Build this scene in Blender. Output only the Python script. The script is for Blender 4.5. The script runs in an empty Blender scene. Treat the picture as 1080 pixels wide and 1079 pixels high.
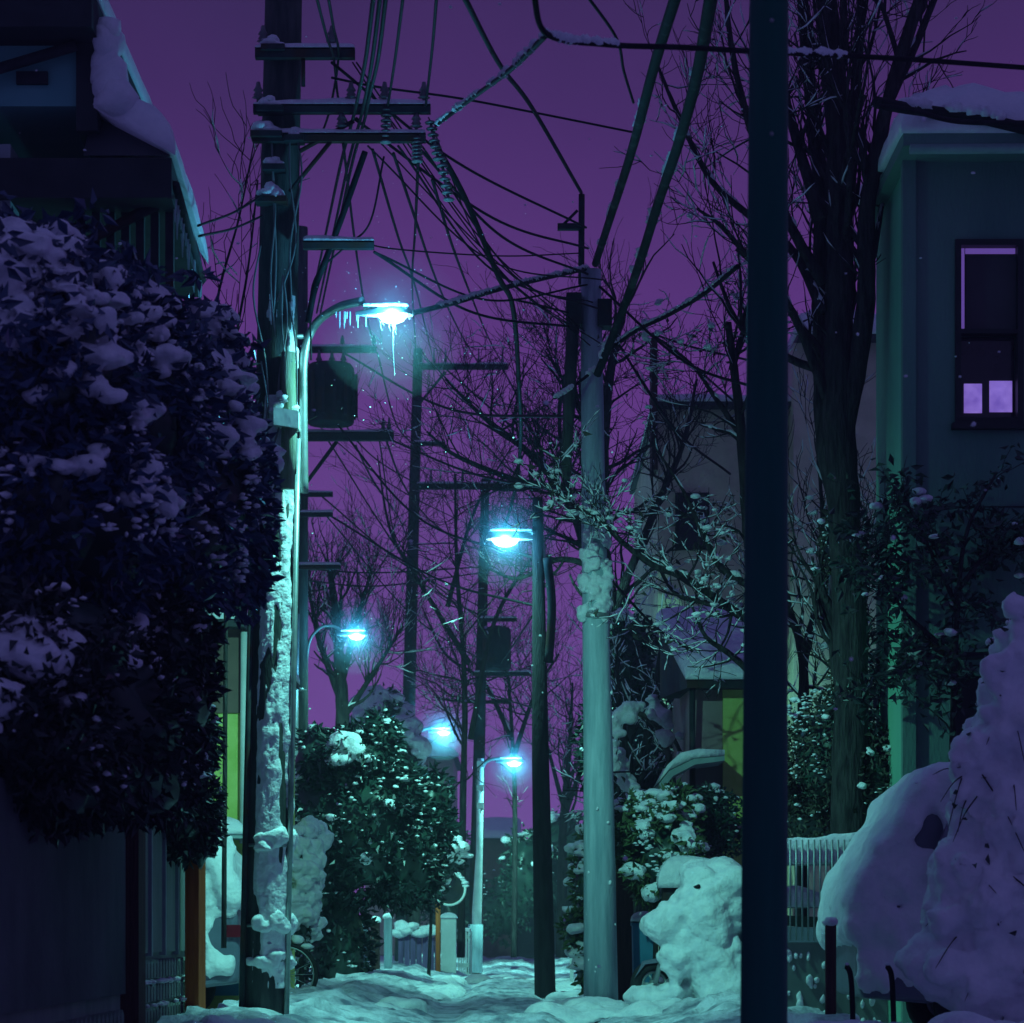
import bpy, math, random
import numpy as np
from mathutils import Vector, noise as mnoise

# ------------------------------------------------------------------ scene / camera
HAZE = 0.0026
POW = 19.0
S = bpy.context.scene
C = S.collection
F, CX, YH, H = 3000.0, 540.0, 982.0, 0.75      # focal length in pixels, vanishing point, eye height above the snow

def P(px, py, Y):
    return np.array([(px - CX) * Y / F, Y, H + (YH - py) * Y / F])

def X(px, Y): return (px - CX) * Y / F
def Z(py, Y): return H + (YH - py) * Y / F

# ------------------------------------------------------------------ materials
def new_mat(name):
    m = bpy.data.materials.new(name); m.use_nodes = True
    nt = m.node_tree
    return m, nt, nt.nodes['Principled BSDF']

def mat(name, c1, c2=None, rough=0.8, scale=6.0, detail=5.0, bump=0.0, bscale=None, metallic=0.0, stretch=(1, 1, 1),
        spec=0.3, lo=0.35, hi=0.65, rust=None):
    m, nt, b = new_mat(name)
    b.inputs['Roughness'].default_value = rough
    b.inputs['Metallic'].default_value = metallic
    b.inputs['Specular IOR Level'].default_value = spec
    tc = nt.nodes.new('ShaderNodeTexCoord'); mp = nt.nodes.new('ShaderNodeMapping')
    mp.inputs['Scale'].default_value = stretch
    nt.links.new(tc.outputs['Object'], mp.inputs['Vector'])
    n = nt.nodes.new('ShaderNodeTexNoise')
    n.inputs['Scale'].default_value = scale; n.inputs['Detail'].default_value = detail
    n.inputs['Roughness'].default_value = 0.62
    nt.links.new(mp.outputs['Vector'], n.inputs['Vector'])
    r = nt.nodes.new('ShaderNodeValToRGB')
    r.color_ramp.elements[0].position = lo; r.color_ramp.elements[1].position = hi
    r.color_ramp.elements[0].color = (*c1, 1); r.color_ramp.elements[1].color = (*(c2 or c1), 1)
    nt.links.new(n.outputs['Fac'], r.inputs['Fac'])
    out = r.outputs['Color']
    if rust:
        n2 = nt.nodes.new('ShaderNodeTexNoise'); n2.inputs['Scale'].default_value = scale * 0.37; n2.inputs['Detail'].default_value = 8
        nt.links.new(mp.outputs['Vector'], n2.inputs['Vector'])
        r2 = nt.nodes.new('ShaderNodeValToRGB'); r2.color_ramp.elements[0].position = 0.52; r2.color_ramp.elements[1].position = 0.62
        nt.links.new(n2.outputs['Fac'], r2.inputs['Fac'])
        mx = nt.nodes.new('ShaderNodeMix'); mx.data_type = 'RGBA'
        nt.links.new(r2.outputs['Color'], mx.inputs['Factor'])
        nt.links.new(out, mx.inputs['A']); mx.inputs['B'].default_value = (*rust, 1)
        out = mx.outputs['Result']
    nt.links.new(out, b.inputs['Base Color'])
    if bump:
        n3 = nt.nodes.new('ShaderNodeTexNoise'); n3.inputs['Scale'].default_value = bscale or scale * 3; n3.inputs['Detail'].default_value = 6
        nt.links.new(mp.outputs['Vector'], n3.inputs['Vector'])
        bp = nt.nodes.new('ShaderNodeBump'); bp.inputs['Strength'].default_value = bump; bp.inputs['Distance'].default_value = 0.03
        nt.links.new(n3.outputs['Fac'], bp.inputs['Height']); nt.links.new(bp.outputs['Normal'], b.inputs['Normal'])
    return m

def wave_mat(name, c1, c2, scale, direction, rough=0.8, bump=0.6, dist=0.02, grime=None):
    """boards, tiles or sidings: a wave profile drives colour and bump"""
    m, nt, b = new_mat(name)
    b.inputs['Roughness'].default_value = rough; b.inputs['Specular IOR Level'].default_value = 0.25
    tc = nt.nodes.new('ShaderNodeTexCoord')
    w = nt.nodes.new('ShaderNodeTexWave'); w.wave_type = 'BANDS'; w.bands_direction = direction; w.wave_profile = 'SAW'
    w.inputs['Scale'].default_value = scale; w.inputs['Distortion'].default_value = 0.15; w.inputs['Detail'].default_value = 1
    nt.links.new(tc.outputs['Object'], w.inputs['Vector'])
    n = nt.nodes.new('ShaderNodeTexNoise'); n.inputs['Scale'].default_value = 2.3; n.inputs['Detail'].default_value = 9
    nt.links.new(tc.outputs['Object'], n.inputs['Vector'])
    r = nt.nodes.new('ShaderNodeValToRGB'); r.color_ramp.elements[0].position = 0.3; r.color_ramp.elements[1].position = 0.7
    r.color_ramp.elements[0].color = (*c1, 1); r.color_ramp.elements[1].color = (*c2, 1)
    nt.links.new(n.outputs['Fac'], r.inputs['Fac']); nt.links.new(r.outputs['Color'], b.inputs['Base Color'])
    bp = nt.nodes.new('ShaderNodeBump'); bp.inputs['Strength'].default_value = bump; bp.inputs['Distance'].default_value = dist
    nt.links.new(w.outputs['Fac'], bp.inputs['Height']); nt.links.new(bp.outputs['Normal'], b.inputs['Normal'])
    return m

def emit_mat(name, col, strength):
    m, nt, b = new_mat(name)
    b.inputs['Base Color'].default_value = (*col, 1)
    b.inputs['Emission Color'].default_value = (*col, 1); b.inputs['Emission Strength'].default_value = strength
    return m

M = {}
M['snow'] = mat('snow', (0.66, 0.69, 0.76), (0.85, 0.86, 0.89), rough=0.7, scale=11, bump=0.55, bscale=24, spec=0.4)
M['snow_soft'] = mat('snow_soft', (0.74, 0.76, 0.82), (0.85, 0.86, 0.89), rough=0.75, scale=6, bump=0.5, bscale=17)
M['road_snow'] = mat('trodden_snow', (0.16, 0.18, 0.24), (0.66, 0.68, 0.75), rough=0.55, scale=2.6, detail=9, bump=0.9, bscale=18, spec=0.5, stretch=(1.6, .8, 1), lo=.36, hi=.58)
M['concrete'] = mat('weathered_concrete', (0.025, 0.035, 0.036), (0.075, 0.085, 0.08), rough=0.85, scale=5, stretch=(4, 4, 0.6), bump=0.3, bscale=30)
M['concrete_moss'] = mat('mossy_concrete', (0.13, 0.17, 0.10), (0.26, 0.28, 0.24), rough=0.9, scale=4, stretch=(3, 3, .5), bump=0.4, bscale=26)
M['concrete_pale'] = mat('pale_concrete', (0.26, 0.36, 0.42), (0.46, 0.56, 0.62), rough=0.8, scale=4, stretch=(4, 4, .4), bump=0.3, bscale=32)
M['steel'] = mat('galvanised_steel', (0.22, 0.25, 0.26), (0.34, 0.37, 0.38), rough=0.45, scale=9, metallic=0.6, spec=0.5)
M['dark_steel'] = mat('dark_painted_steel', (0.006, 0.085, 0.06), (0.010, 0.105, 0.075), rough=0.5, scale=3, stretch=(3, 3, .3), spec=0.12, bump=0.05)
M['iron'] = mat('dark_iron', (0.018, 0.022, 0.028), (0.04, 0.045, 0.05), rough=0.75, scale=8, spec=0.15, rust=(0.05, 0.028, 0.02))
M['rubber'] = mat('black_cable', (0.008, 0.009, 0.011), (0.018, 0.02, 0.022), rough=0.7, scale=10, spec=0.08)
M['cable_green'] = mat('thick_cable', (0.018, 0.03, 0.028), (0.12, 0.14, 0.14), rough=0.8, scale=5, lo=0.55, hi=0.8, spec=0.1)
M['porcelain'] = mat('grey_porcelain', (0.10, 0.10, 0.11), (0.2, 0.2, 0.21), rough=0.3, scale=5)
M['tarred_wood'] = mat('tarred_wood', (0.012, 0.012, 0.014), (0.03, 0.03, 0.034), rough=0.9, scale=7, stretch=(3, 3, .5), bump=0.6, bscale=22)
M['bark'] = mat('bark', (0.05, 0.045, 0.042), (0.14, 0.125, 0.11), rough=0.9, scale=7, stretch=(3, 3, .5), bump=0.8, bscale=22)
M['bark_dark'] = mat('dark_bark', (0.016, 0.015, 0.017), (0.055, 0.052, 0.052), rough=0.95, scale=9, stretch=(3, 3, .5), bump=1.0, bscale=18, spec=0.1)
M['leaf'] = mat('evergreen_leaf', (0.006, 0.017, 0.017), (0.018, 0.042, 0.038), rough=0.38, scale=3, spec=0.5)
M['leaf_lit_blue'] = mat('glossy_leaf', (0.018, 0.042, 0.09), (0.045, 0.09, 0.17), rough=0.32, scale=2.5, spec=0.6)  # hedge leaves, with the blue cast of the light put into the colour
M['leaf_light'] = mat('shrub_leaf', (0.05, 0.08, 0.03), (0.10, 0.14, 0.06), rough=0.5, scale=3)
M['leaf_dry'] = mat('winter_leaf', (0.03, 0.03, 0.022), (0.08, 0.08, 0.06), rough=0.6, scale=3)
M['ivy'] = mat('ivy_leaf', (0.01, 0.028, 0.022), (0.025, 0.06, 0.045), rough=0.4, scale=3, spec=0.5)
M['wall_lit'] = mat('lit_render', (0.12, 0.36, 0.25), (0.18, 0.46, 0.32), rough=0.85, scale=1.4, detail=9, stretch=(1, 1, .4), bump=0.25, bscale=40)  # side wall: the house render with green lamplight put into the colour
M['wall_shaded'] = mat('shaded_render', (0.085, 0.19, 0.16), (0.13, 0.245, 0.205), rough=0.9, scale=1.3, detail=10, stretch=(1, 1, .3), bump=0.3, bscale=36)  # front wall: the same render, darkened in colour for its shaded side
M['wall_grey'] = mat('grey_stucco', (0.58, 0.53, 0.40), (0.76, 0.69, 0.52), rough=0.9, scale=2.2, detail=9, bump=0.4, bscale=18)
M['wall_dark'] = wave_mat('dark_siding', (0.035, 0.05, 0.055), (0.055, 0.075, 0.08), 3.2, 'Z')
M['wall_panel'] = mat('grey_green_panel', (0.12, 0.40, 0.36), (0.16, 0.46, 0.42), rough=0.8, scale=2, bump=0.1)
M['wall_brown'] = wave_mat('brown_board_wall', (0.13, 0.085, 0.075), (0.22, 0.14, 0.12), 2.2, 'X')
M['wall_pink'] = wave_mat('pinkish_board_wall', (0.26, 0.17, 0.18), (0.36, 0.25, 0.25), 1.6, 'X')
M['wall_ygreen'] = mat('yellow_green_lit', (0.44, 0.52, 0.12), (0.58, 0.64, 0.20), rough=0.7, scale=4, detail=8, bump=0.2)  # yellowish surface with the cyan lamplight mixed into its colour
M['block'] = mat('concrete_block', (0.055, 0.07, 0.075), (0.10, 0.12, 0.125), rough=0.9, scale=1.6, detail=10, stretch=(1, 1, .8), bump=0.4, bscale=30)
M['block_lit'] = mat('fence_panel', (0.14, 0.18, 0.17), (0.22, 0.26, 0.24), rough=0.85, scale=3, stretch=(1, 1, .3), bump=0.25)  # paler copy of block, with lamplight put into the colour
M['roof'] = wave_mat('roof_tiles', (0.03, 0.035, 0.045), (0.06, 0.065, 0.075), 2.6, 'Y', rough=0.6)
M['soffit'] = mat('dark_soffit', (0.02, 0.027, 0.03), (0.035, 0.045, 0.05), rough=0.85, scale=4)
M['trim_pale'] = mat('pale_trim', (0.22, 0.28, 0.30), (0.3, 0.36, 0.38), rough=0.6, scale=5)
M['wood_red'] = mat('red_brown_wood', (0.45, 0.10, 0.025), (0.6, 0.16, 0.04), rough=0.7, scale=5, stretch=(6, 6, .4), bump=0.3)
M['wood_dark'] = mat('dark_wood', (0.04, 0.02, 0.02), (0.09, 0.045, 0.04), rough=0.8, scale=5, stretch=(6, 6, .4), bump=0.4)
M['frame_black'] = mat('black_window_frame', (0.010, 0.012, 0.015), (0.016, 0.018, 0.02), rough=0.5, scale=4)
M['glass_dark'] = mat('dark_glass', (0.012, 0.014, 0.018), (0.02, 0.02, 0.025), rough=0.12, scale=2, spec=0.6)
M['blind'] = mat('grey_roller_blind', (0.06, 0.055, 0.065), (0.075, 0.07, 0.08), rough=0.8, scale=3)
M['lit_lavender'] = emit_mat('lit_lavender_pane', (0.36, 0.22, 0.85), 0.55)
nt = M['lit_lavender'].node_tree; n_ = nt.nodes.new('ShaderNodeTexNoise'); n_.inputs['Scale'].default_value = 9; n_.inputs['Detail'].default_value = 3
r_ = nt.nodes.new('ShaderNodeValToRGB'); r_.color_ramp.elements[0].position = .3; r_.color_ramp.elements[1].position = .7; r_.color_ramp.elements[0].color = (.20, .11, .55, 1); r_.color_ramp.elements[1].color = (.42, .27, .95, 1)
t_ = nt.nodes.new('ShaderNodeTexCoord'); nt.links.new(t_.outputs['Object'], n_.inputs['Vector']); nt.links.new(n_.outputs['Fac'], r_.inputs['Fac']); nt.links.new(r_.outputs['Color'], nt.nodes['Principled BSDF'].inputs['Emission Color'])
M['lit_strip'] = emit_mat('lit_curtain_gap', (0.30, 0.16, 0.75), 0.33)
M['white_paint'] = mat('white_paint', (0.55, 0.58, 0.58), (0.7, 0.72, 0.72), rough=0.6, scale=4, bump=0.1)
M['purple_sheet'] = mat('plum_cloth', (0.10, 0.06, 0.14), (0.18, 0.11, 0.24), rough=0.9, scale=4, stretch=(5, 5, .5), bump=0.4)
M['car_paint'] = mat('blue_grey_car_paint', (0.10, 0.11, 0.16), (0.14, 0.15, 0.21), rough=0.4, scale=3, spec=0.5)
M['frosted_glass'] = mat('frosted_glass', (0.14, 0.13, 0.19), (0.34, 0.33, 0.42), rough=0.5, scale=7)
M['car_red'] = mat('red_lens', (0.10, 0.006, 0.012), (0.16, 0.01, 0.02), rough=0.25, scale=4)
M['lens'] = mat('clear_lens', (0.25, 0.28, 0.3), (0.4, 0.42, 0.45), rough=0.15, scale=4, spec=0.6)
M['tyre'] = mat('tyre_rubber', (0.010, 0.011, 0.012), (0.022, 0.023, 0.025), rough=0.8, scale=12)
M['plastic_blue'] = mat('teal_plastic', (0.03, 0.16, 0.26), (0.05, 0.22, 0.34), rough=0.5, scale=3)
M['ice'] = None
m, nt, b = new_mat('ice'); b.inputs['Base Color'].default_value = (0.7, 0.88, 0.92, 1); b.inputs['Roughness'].default_value = 0.12
b.inputs['Specular IOR Level'].default_value = 0.6; b.inputs['Alpha'].default_value = 0.45; M['ice'] = m
LAMPCOL = (0.24, 1.0, 0.80)
M['lamp_glow'] = emit_mat('lit_lamp_glass', (0.66, 1.0, 0.95), 9.0)
nt = M['lamp_glow'].node_tree; tr_ = nt.nodes.new('ShaderNodeBsdfTransparent'); mx_ = nt.nodes.new('ShaderNodeMixShader'); mx_.inputs[0].default_value = .35
nt.links.new(tr_.outputs[0], mx_.inputs[1]); nt.links.new(nt.nodes['Principled BSDF'].outputs[0], mx_.inputs[2]); nt.links.new(mx_.outputs[0], nt.nodes['Material Output'].inputs['Surface'])
M['window_far'] = emit_mat('faint_lit_window', (0.12, 0.22, 0.65), 0.25)

# ------------------------------------------------------------------ mesh builder
_ICO = {}
def ico(sub):
    if sub not in _ICO:
        import bmesh
        bm = bmesh.new(); bmesh.ops.create_icosphere(bm, subdivisions=sub, radius=1.0)
        bm.verts.ensure_lookup_table()
        v = np.array([x.co[:] for x in bm.verts]); f = np.array([[q.index for q in t.verts] for t in bm.faces])
        bm.free(); _ICO[sub] = (v, f)
    return _ICO[sub]

class MB:
    def __init__(self): self.v = []; self.f = []; self.n = 0; self.sm = []
    def add(self, verts, faces, smooth=False):
        verts = np.asarray(verts, float).reshape(-1, 3)
        self.v.append(verts)
        for fc in faces:
            self.f.append([int(i) + self.n for i in fc]); self.sm.append(smooth)
        self.n += len(verts)
    def add_many(self, verts, faces_arr, smooth=False):
        self.v.append(verts); fa = (np.asarray(faces_arr) + self.n).tolist()
        self.f += fa; self.sm += [smooth] * len(fa); self.n += len(verts)
    def box(self, x0, x1, y0, y1, z0, z1):
        v = [(x0, y0, z0), (x1, y0, z0), (x1, y1, z0), (x0, y1, z0), (x0, y0, z1), (x1, y0, z1), (x1, y1, z1), (x0, y1, z1)]
        self.add(v, [(0, 3, 2, 1), (4, 5, 6, 7), (0, 1, 5, 4), (1, 2, 6, 5), (2, 3, 7, 6), (3, 0, 4, 7)])
    def prism(self, poly, axis, a, b, smooth=False):
        """poly: 2D outline extruded along axis 'x','y' or 'z' from a to b"""
        k = len(poly)
        def mk(u, w, t):
            return {'x': (t, u, w), 'y': (u, t, w), 'z': (u, w, t)}[axis]
        v = [mk(u, w, a) for u, w in poly] + [mk(u, w, b) for u, w in poly]
        fs = [tuple(range(k))[::-1], tuple(range(k, 2 * k))] + [(i, (i + 1) % k, k + (i + 1) % k, k + i) for i in range(k)]
        self.add(v, fs, smooth)
    def tube(self, pts, radii, n=8, cap=True, smooth=True, jitter=0.0, rng=None):
        pts = np.asarray(pts, float); k = len(pts)
        if np.isscalar(radii): radii = [radii] * k
        tang = np.zeros_like(pts); tang[1:-1] = pts[2:] - pts[:-2]; tang[0] = pts[1] - pts[0]; tang[-1] = pts[-1] - pts[-2]
        tang /= (np.linalg.norm(tang, axis=1, keepdims=True) + 1e-9)
        ref = np.array([0, 0, 1.0]) if abs(tang[0][2]) < 0.9 else np.array([1.0, 0, 0])
        u = np.cross(tang[0], ref); u /= np.linalg.norm(u)
        ang = np.linspace(0, 2 * np.pi, n, endpoint=False)
        ca, sa = np.cos(ang)[:, None], np.sin(ang)[:, None]
        vs = []
        for i in range(k):
            u = u - tang[i] * np.dot(u, tang[i]); u /= (np.linalg.norm(u) + 1e-9)
            w = np.cross(tang[i], u)
            r = radii[i]
            if jitter and rng is not None:
                r = r * (1 + jitter * rng.uniform(-1, 1, n))[:, None]
            vs.append(pts[i] + r * (ca * u + sa * w))
        fs = []
        for i in range(k - 1):
            for j in range(n):
                a = i * n + j; b_ = i * n + (j + 1) % n
                fs.append((a, b_, b_ + n, a + n))
        if cap: fs += [tuple(range(n))[::-1], tuple(range((k - 1) * n, k * n))]
        self.add(np.concatenate(vs), fs, smooth)
    def lathe(self, prof, centre, n=20, smooth=True):
        """prof: (radius, z) pairs, revolved about vertical axis at centre"""
        c = np.asarray(centre, float); k = len(prof)
        ang = np.linspace(0, 2 * np.pi, n, endpoint=False); vs = []
        for r, z in prof:
            vs.append(np.stack([c[0] + r * np.cos(ang), c[1] + r * np.sin(ang), np.full(n, c[2] + z)], 1))
        fs = [(i * n + j, i * n + (j + 1) % n, (i + 1) * n + (j + 1) % n, (i + 1) * n + j) for i in range(k - 1) for j in range(n)]
        fs += [tuple(range(n))[::-1], tuple(range((k - 1) * n, k * n))]
        self.add(np.concatenate(vs), fs, smooth)
    def torus(self, centre, R, r, axis='y', n=28, m=8):
        c = np.asarray(centre, float); pts = []
        a = np.linspace(0, 2 * np.pi, n, endpoint=False); b_ = np.linspace(0, 2 * np.pi, m, endpoint=False)
        A, B = np.meshgrid(a, b_, indexing='ij')
        u = (R + r * np.cos(B)) * np.cos(A); w = (R + r * np.cos(B)) * np.sin(A); t = r * np.sin(B)
        if axis == 'y': v = np.stack([c[0] + u, c[1] + t, c[2] + w], -1)
        else: v = np.stack([c[0] + t, c[1] + u, c[2] + w], -1)
        fs = [(i * m + j, ((i + 1) % n) * m + j, ((i + 1) % n) * m + (j + 1) % m, i * m + (j + 1) % m) for i in range(n) for j in range(m)]
        self.add(v.reshape(-1, 3), fs, True)
    def blobs(self, centres, scales, rng, sub=1, rough=0.25, flat=0.6, droop=None):
        """snow lumps: each an irregular flattened rounded mass"""
        V, Fc = ico(sub); cs = np.asarray(centres, float); k = len(cs)
        if k == 0: return
        sc = np.asarray(scales, float)
        if sc.ndim == 1: sc = np.stack([sc * rng.uniform(.8, 1.3, k), sc * rng.uniform(.8, 1.3, k), sc * flat * rng.uniform(.75, 1.25, k)], 1)
        d = rng.normal(size=(k, 3, 3)); ph = rng.uniform(0, 6.28, (k, 3))
        disp = np.ones((k, len(V)))
        for q in range(3):
            disp += rough / (1 + .4 * q) * np.sin((V @ d[:, q, :].T).T * (1.6 + 1.3 * q) + ph[:, q][:, None]) * .6
        th = rng.uniform(0, 6.28, k); ct, st = np.cos(th), np.sin(th)
        W = V[None] * disp[..., None] * sc[:, None, :]
        x = W[..., 0] * ct[:, None] - W[..., 1] * st[:, None]; y = W[..., 0] * st[:, None] + W[..., 1] * ct[:, None]
        W = np.stack([x, y, W[..., 2]], -1) + cs[:, None, :]
        fa = (Fc[None] + (np.arange(k) * len(V))[:, None, None]).reshape(-1, 3)
        self.add_many(W.reshape(-1, 3), fa, True)
    def leaves(self, pos, size, rng, nrm=None, droop=0.35, aspect=2.2):
        """many bent leaf blades"""
        pos = np.asarray(pos, float); k = len(pos)
        if k == 0: return
        s = size * rng.uniform(.6, 1.35, k)
        d = rng.normal(size=(k, 3)); d[:, 2] = d[:, 2] * .7 - droop
        if nrm is not None: d += nrm * .8
        d /= np.linalg.norm(d, axis=1, keepdims=True)
        a = rng.normal(size=(k, 3)); w = np.cross(d, a); w /= np.linalg.norm(w, axis=1, keepdims=True)
        up = np.cross(w, d)
        L = d * s[:, None]; Wd = w * (s / aspect)[:, None]; B = up * (s * .16)[:, None]
        v = np.stack([pos, pos + L * .45 + Wd * .5 + B, pos + L - B, pos + L * .45 - Wd * .5 + B], 1).reshape(-1, 3)
        i = np.arange(k)[:, None] * 4
        f = np.concatenate([i + np.array([[0, 1, 2]]), i + np.array([[0, 2, 3]])], 0)
        self.add_many(v, f, False)
    def snow_quad(self, p00, p10, p11, p01, t, nu=24, nv=12, seed=0, rnd=0.18, wob=0.35):
        """a thick snow cover on a four-cornered surface, rounded at its rim"""
        p00, p10, p11, p01 = [np.asarray(q, float) for q in (p00, p10, p11, p01)]
        rg = np.random.default_rng(seed); ph = rg.uniform(0, 6.28, 8); fr = rg.uniform(.6, 3.2, 8)
        lu = max(np.linalg.norm(p10 - p00), .01); lv = max(np.linalg.norm(p01 - p00), .01)
        g = lambda n: .5 - .5 * np.cos(np.linspace(0, np.pi, n + 1))
        us, vs_ = g(nu), g(nv); V = []
        up = np.array([0, 0, 1.0])
        for v in vs_:
            for u in us:
                b_ = (p00 * (1 - u) + p10 * u) * (1 - v) + (p01 * (1 - u) + p11 * u) * v
                e = min(u * lu, (1 - u) * lu, v * lv, (1 - v) * lv)
                r = min(rnd, lu * .5, lv * .5)
                k = 1.0 if e >= r else math.sqrt(max(0, 1 - (1 - e / r) ** 2))
                a, c = u * lu, v * lv
                w = sum(math.sin(a * fr[q] * 2.3 + c * fr[(q + 3) % 8] * 2.9 + ph[q]) for q in range(6)) / 6
                w += .35 * math.sin(a * 9 * fr[0] + ph[6]) * math.sin(c * 8 * fr[1] + ph[7])
                V.append(b_ + up * (t * (.15 + .85 * k) * (1 + wob * w)))
        n1 = nu + 1
        fs = [(j * n1 + i, j * n1 + i + 1, (j + 1) * n1 + i + 1, (j + 1) * n1 + i) for j in range(nv) for i in range(nu)]
        base = len(V)
        rim = [i for i in range(n1)] + [j * n1 + nu for j in range(1, nv + 1)] + [nv * n1 + i for i in range(nu - 1, -1, -1)] + [j * n1 for j in range(nv - 1, 0, -1)]
        for idx in rim:
            j, i = divmod(idx, n1); u, v = us[i], vs_[j]
            V.append((p00 * (1 - u) + p10 * u) * (1 - v) + (p01 * (1 - u) + p11 * u) * v - up * .012)
        k = len(rim)
        fs += [(rim[i], base + i, base + (i + 1) % k, rim[(i + 1) % k]) for i in range(k)]
        fs.append(tuple(base + i for i in range(k))[::-1])
        self.add(V, fs, True)
    def build(self, name, m, parent=None):
        me = bpy.data.meshes.new(name)
        off = np.zeros(3)
        V = np.concatenate(self.v) if self.v else np.zeros((0, 3))
        if parent is not None: off = np.array(parent['_w'])
        me.from_pydata((V - off).tolist(), [], self.f)
        me.polygons.foreach_set('use_smooth', self.sm)
        me.update()
        o = bpy.data.objects.new(name, me); me.materials.append(m)
        C.objects.link(o)
        if parent is not None:
            o.parent = parent; o['_w'] = parent['_w']
        else: o['_w'] = [0.0, 0.0, 0.0]
        return o
    def build_at(self, name, m, loc):
        """a one-mesh thing with its origin at loc"""
        V = np.concatenate(self.v); loc = np.asarray(loc, float)
        me = bpy.data.meshes.new(name); me.from_pydata((V - loc).tolist(), [], self.f)
        me.polygons.foreach_set('use_smooth', self.sm); me.update(); me.materials.append(m)
        o = bpy.data.objects.new(name, me); o.location = loc.tolist(); C.objects.link(o); o['_w'] = loc.tolist()
        return o

def melt(o, voxel, disp=.05, nscale=.15, soft=1, key='lumps'):
    """fuse overlapping lumps into one snow surface with fine relief"""
    md = o.modifiers.new('melt', 'REMESH'); md.mode = 'VOXEL'; md.voxel_size = voxel; md.use_smooth_shade = True
    tx = bpy.data.textures.new(key, 'CLOUDS'); tx.noise_scale = nscale; tx.noise_depth = 5
    dm = o.modifiers.new('lumps', 'DISPLACE'); dm.texture = tx; dm.strength = disp; dm.texture_coords = 'GLOBAL'
    if soft: s_ = o.modifiers.new('soft', 'SMOOTH'); s_.iterations = soft; s_.factor = .5
    return o

def thing(name, label, cat, loc=(0, 0, 0), group=None):
    o = bpy.data.objects.new(name, None); o.empty_display_size = 0.2
    o.location = [float(q) for q in loc]; C.objects.link(o); o['_w'] = [float(q) for q in loc]
    o['label'] = label; o['category'] = cat
    if group: o['group'] = group
    return o

def tag(o, label, cat, group=None):
    o['label'] = label; o['category'] = cat
    if group: o['group'] = group
    return o

def kind(o, k): o['kind'] = k; return o

def spline(pts, n=10):
    """Catmull-Rom through the points"""
    p = np.asarray(pts, float)
    if len(p) == 2: return np.linspace(p[0], p[1], n)
    q = np.vstack([2 * p[0] - p[1], p, 2 * p[-1] - p[-2]]); out = []
    for i in range(1, len(q) - 2):
        a, b_, c, d = q[i - 1], q[i], q[i + 1], q[i + 2]
        for t in np.linspace(0, 1, n, endpoint=False):
            out.append(.5 * (2 * b_ + (c - a) * t + (2 * a - 5 * b_ + 4 * c - d) * t * t + (3 * b_ - a - 3 * c + d) * t ** 3))
    out.append(p[-1]); return np.array(out)

# ------------------------------------------------------------------ sky
w = bpy.data.worlds.new('World'); S.world = w; w.use_nodes = True
nt = w.node_tree; bg = nt.nodes['Background']
tc = nt.nodes.new('ShaderNodeTexCoord'); sp = nt.nodes.new('ShaderNodeSeparateXYZ')
nt.links.new(tc.outputs['Generated'], sp.inputs[0])
rp = nt.nodes.new('ShaderNodeValToRGB'); cr = rp.color_ramp
stops = [(0.0, (0.185, 0.068, 0.36)), (0.10, (0.175, 0.062, 0.325)), (0.20, (0.125, 0.040, 0.235)), (0.27, (0.066, 0.026, 0.14)),
         (0.33, (0.040, 0.021, 0.095)), (0.6, (0.040, 0.046, 0.165)), (1.0, (0.046, 0.060, 0.235))]
cr.elements[0].position, cr.elements[0].color = stops[0][0], (*stops[0][1], 1)
cr.elements[1].position, cr.elements[1].color = stops[-1][0], (*stops[-1][1], 1)
for p_, c_ in stops[1:-1]:
    e = cr.elements.new(p_); e.color = (*c_, 1)
nz = nt.nodes.new('ShaderNodeTexNoise'); nz.inputs['Scale'].default_value = 5; nz.inputs['Detail'].default_value = 4
nt.links.new(tc.outputs['Generated'], nz.inputs['Vector'])
ma = nt.nodes.new('ShaderNodeMath'); ma.operation = 'MULTIPLY_ADD'; ma.inputs[1].default_value = 0.11; ma.inputs[2].default_value = -0.055
nt.links.new(nz.outputs['Fac'], ma.inputs[0])
ad = nt.nodes.new('ShaderNodeMath'); ad.operation = 'ADD'
nt.links.new(sp.outputs['Z'], ad.inputs[0]); nt.links.new(ma.outputs[0], ad.inputs[1])
nt.links.new(ad.outputs[0], rp.inputs['Fac'])
mr = nt.nodes.new('ShaderNodeMapRange'); mr.inputs['From Min'].default_value = -.35; mr.inputs['From Max'].default_value = .75
nt.links.new(sp.outputs['Y'], mr.inputs['Value'])
mxs = nt.nodes.new('ShaderNodeMix'); mxs.data_type = 'RGBA'; mxs.inputs['A'].default_value = (.056, .050, .175, 1)
nt.links.new(mr.outputs['Result'], mxs.inputs['Factor']); nt.links.new(rp.outputs['Color'], mxs.inputs['B']); nt.links.new(mxs.outputs['Result'], bg.inputs['Color'])
bg.inputs['Strength'].default_value = 1.0
SKY_BG = bg

sun = bpy.data.lights.new('front_fill', 'SUN'); sun.energy = 0.022; sun.angle = math.radians(50); sun.color = (0.12, 0.60, 0.95)  # added weak teal fill from behind the camera, no visible source
so = bpy.data.objects.new('front_fill', sun); so.rotation_euler = (math.radians(48), 0, math.radians(14)); C.objects.link(so)

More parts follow.
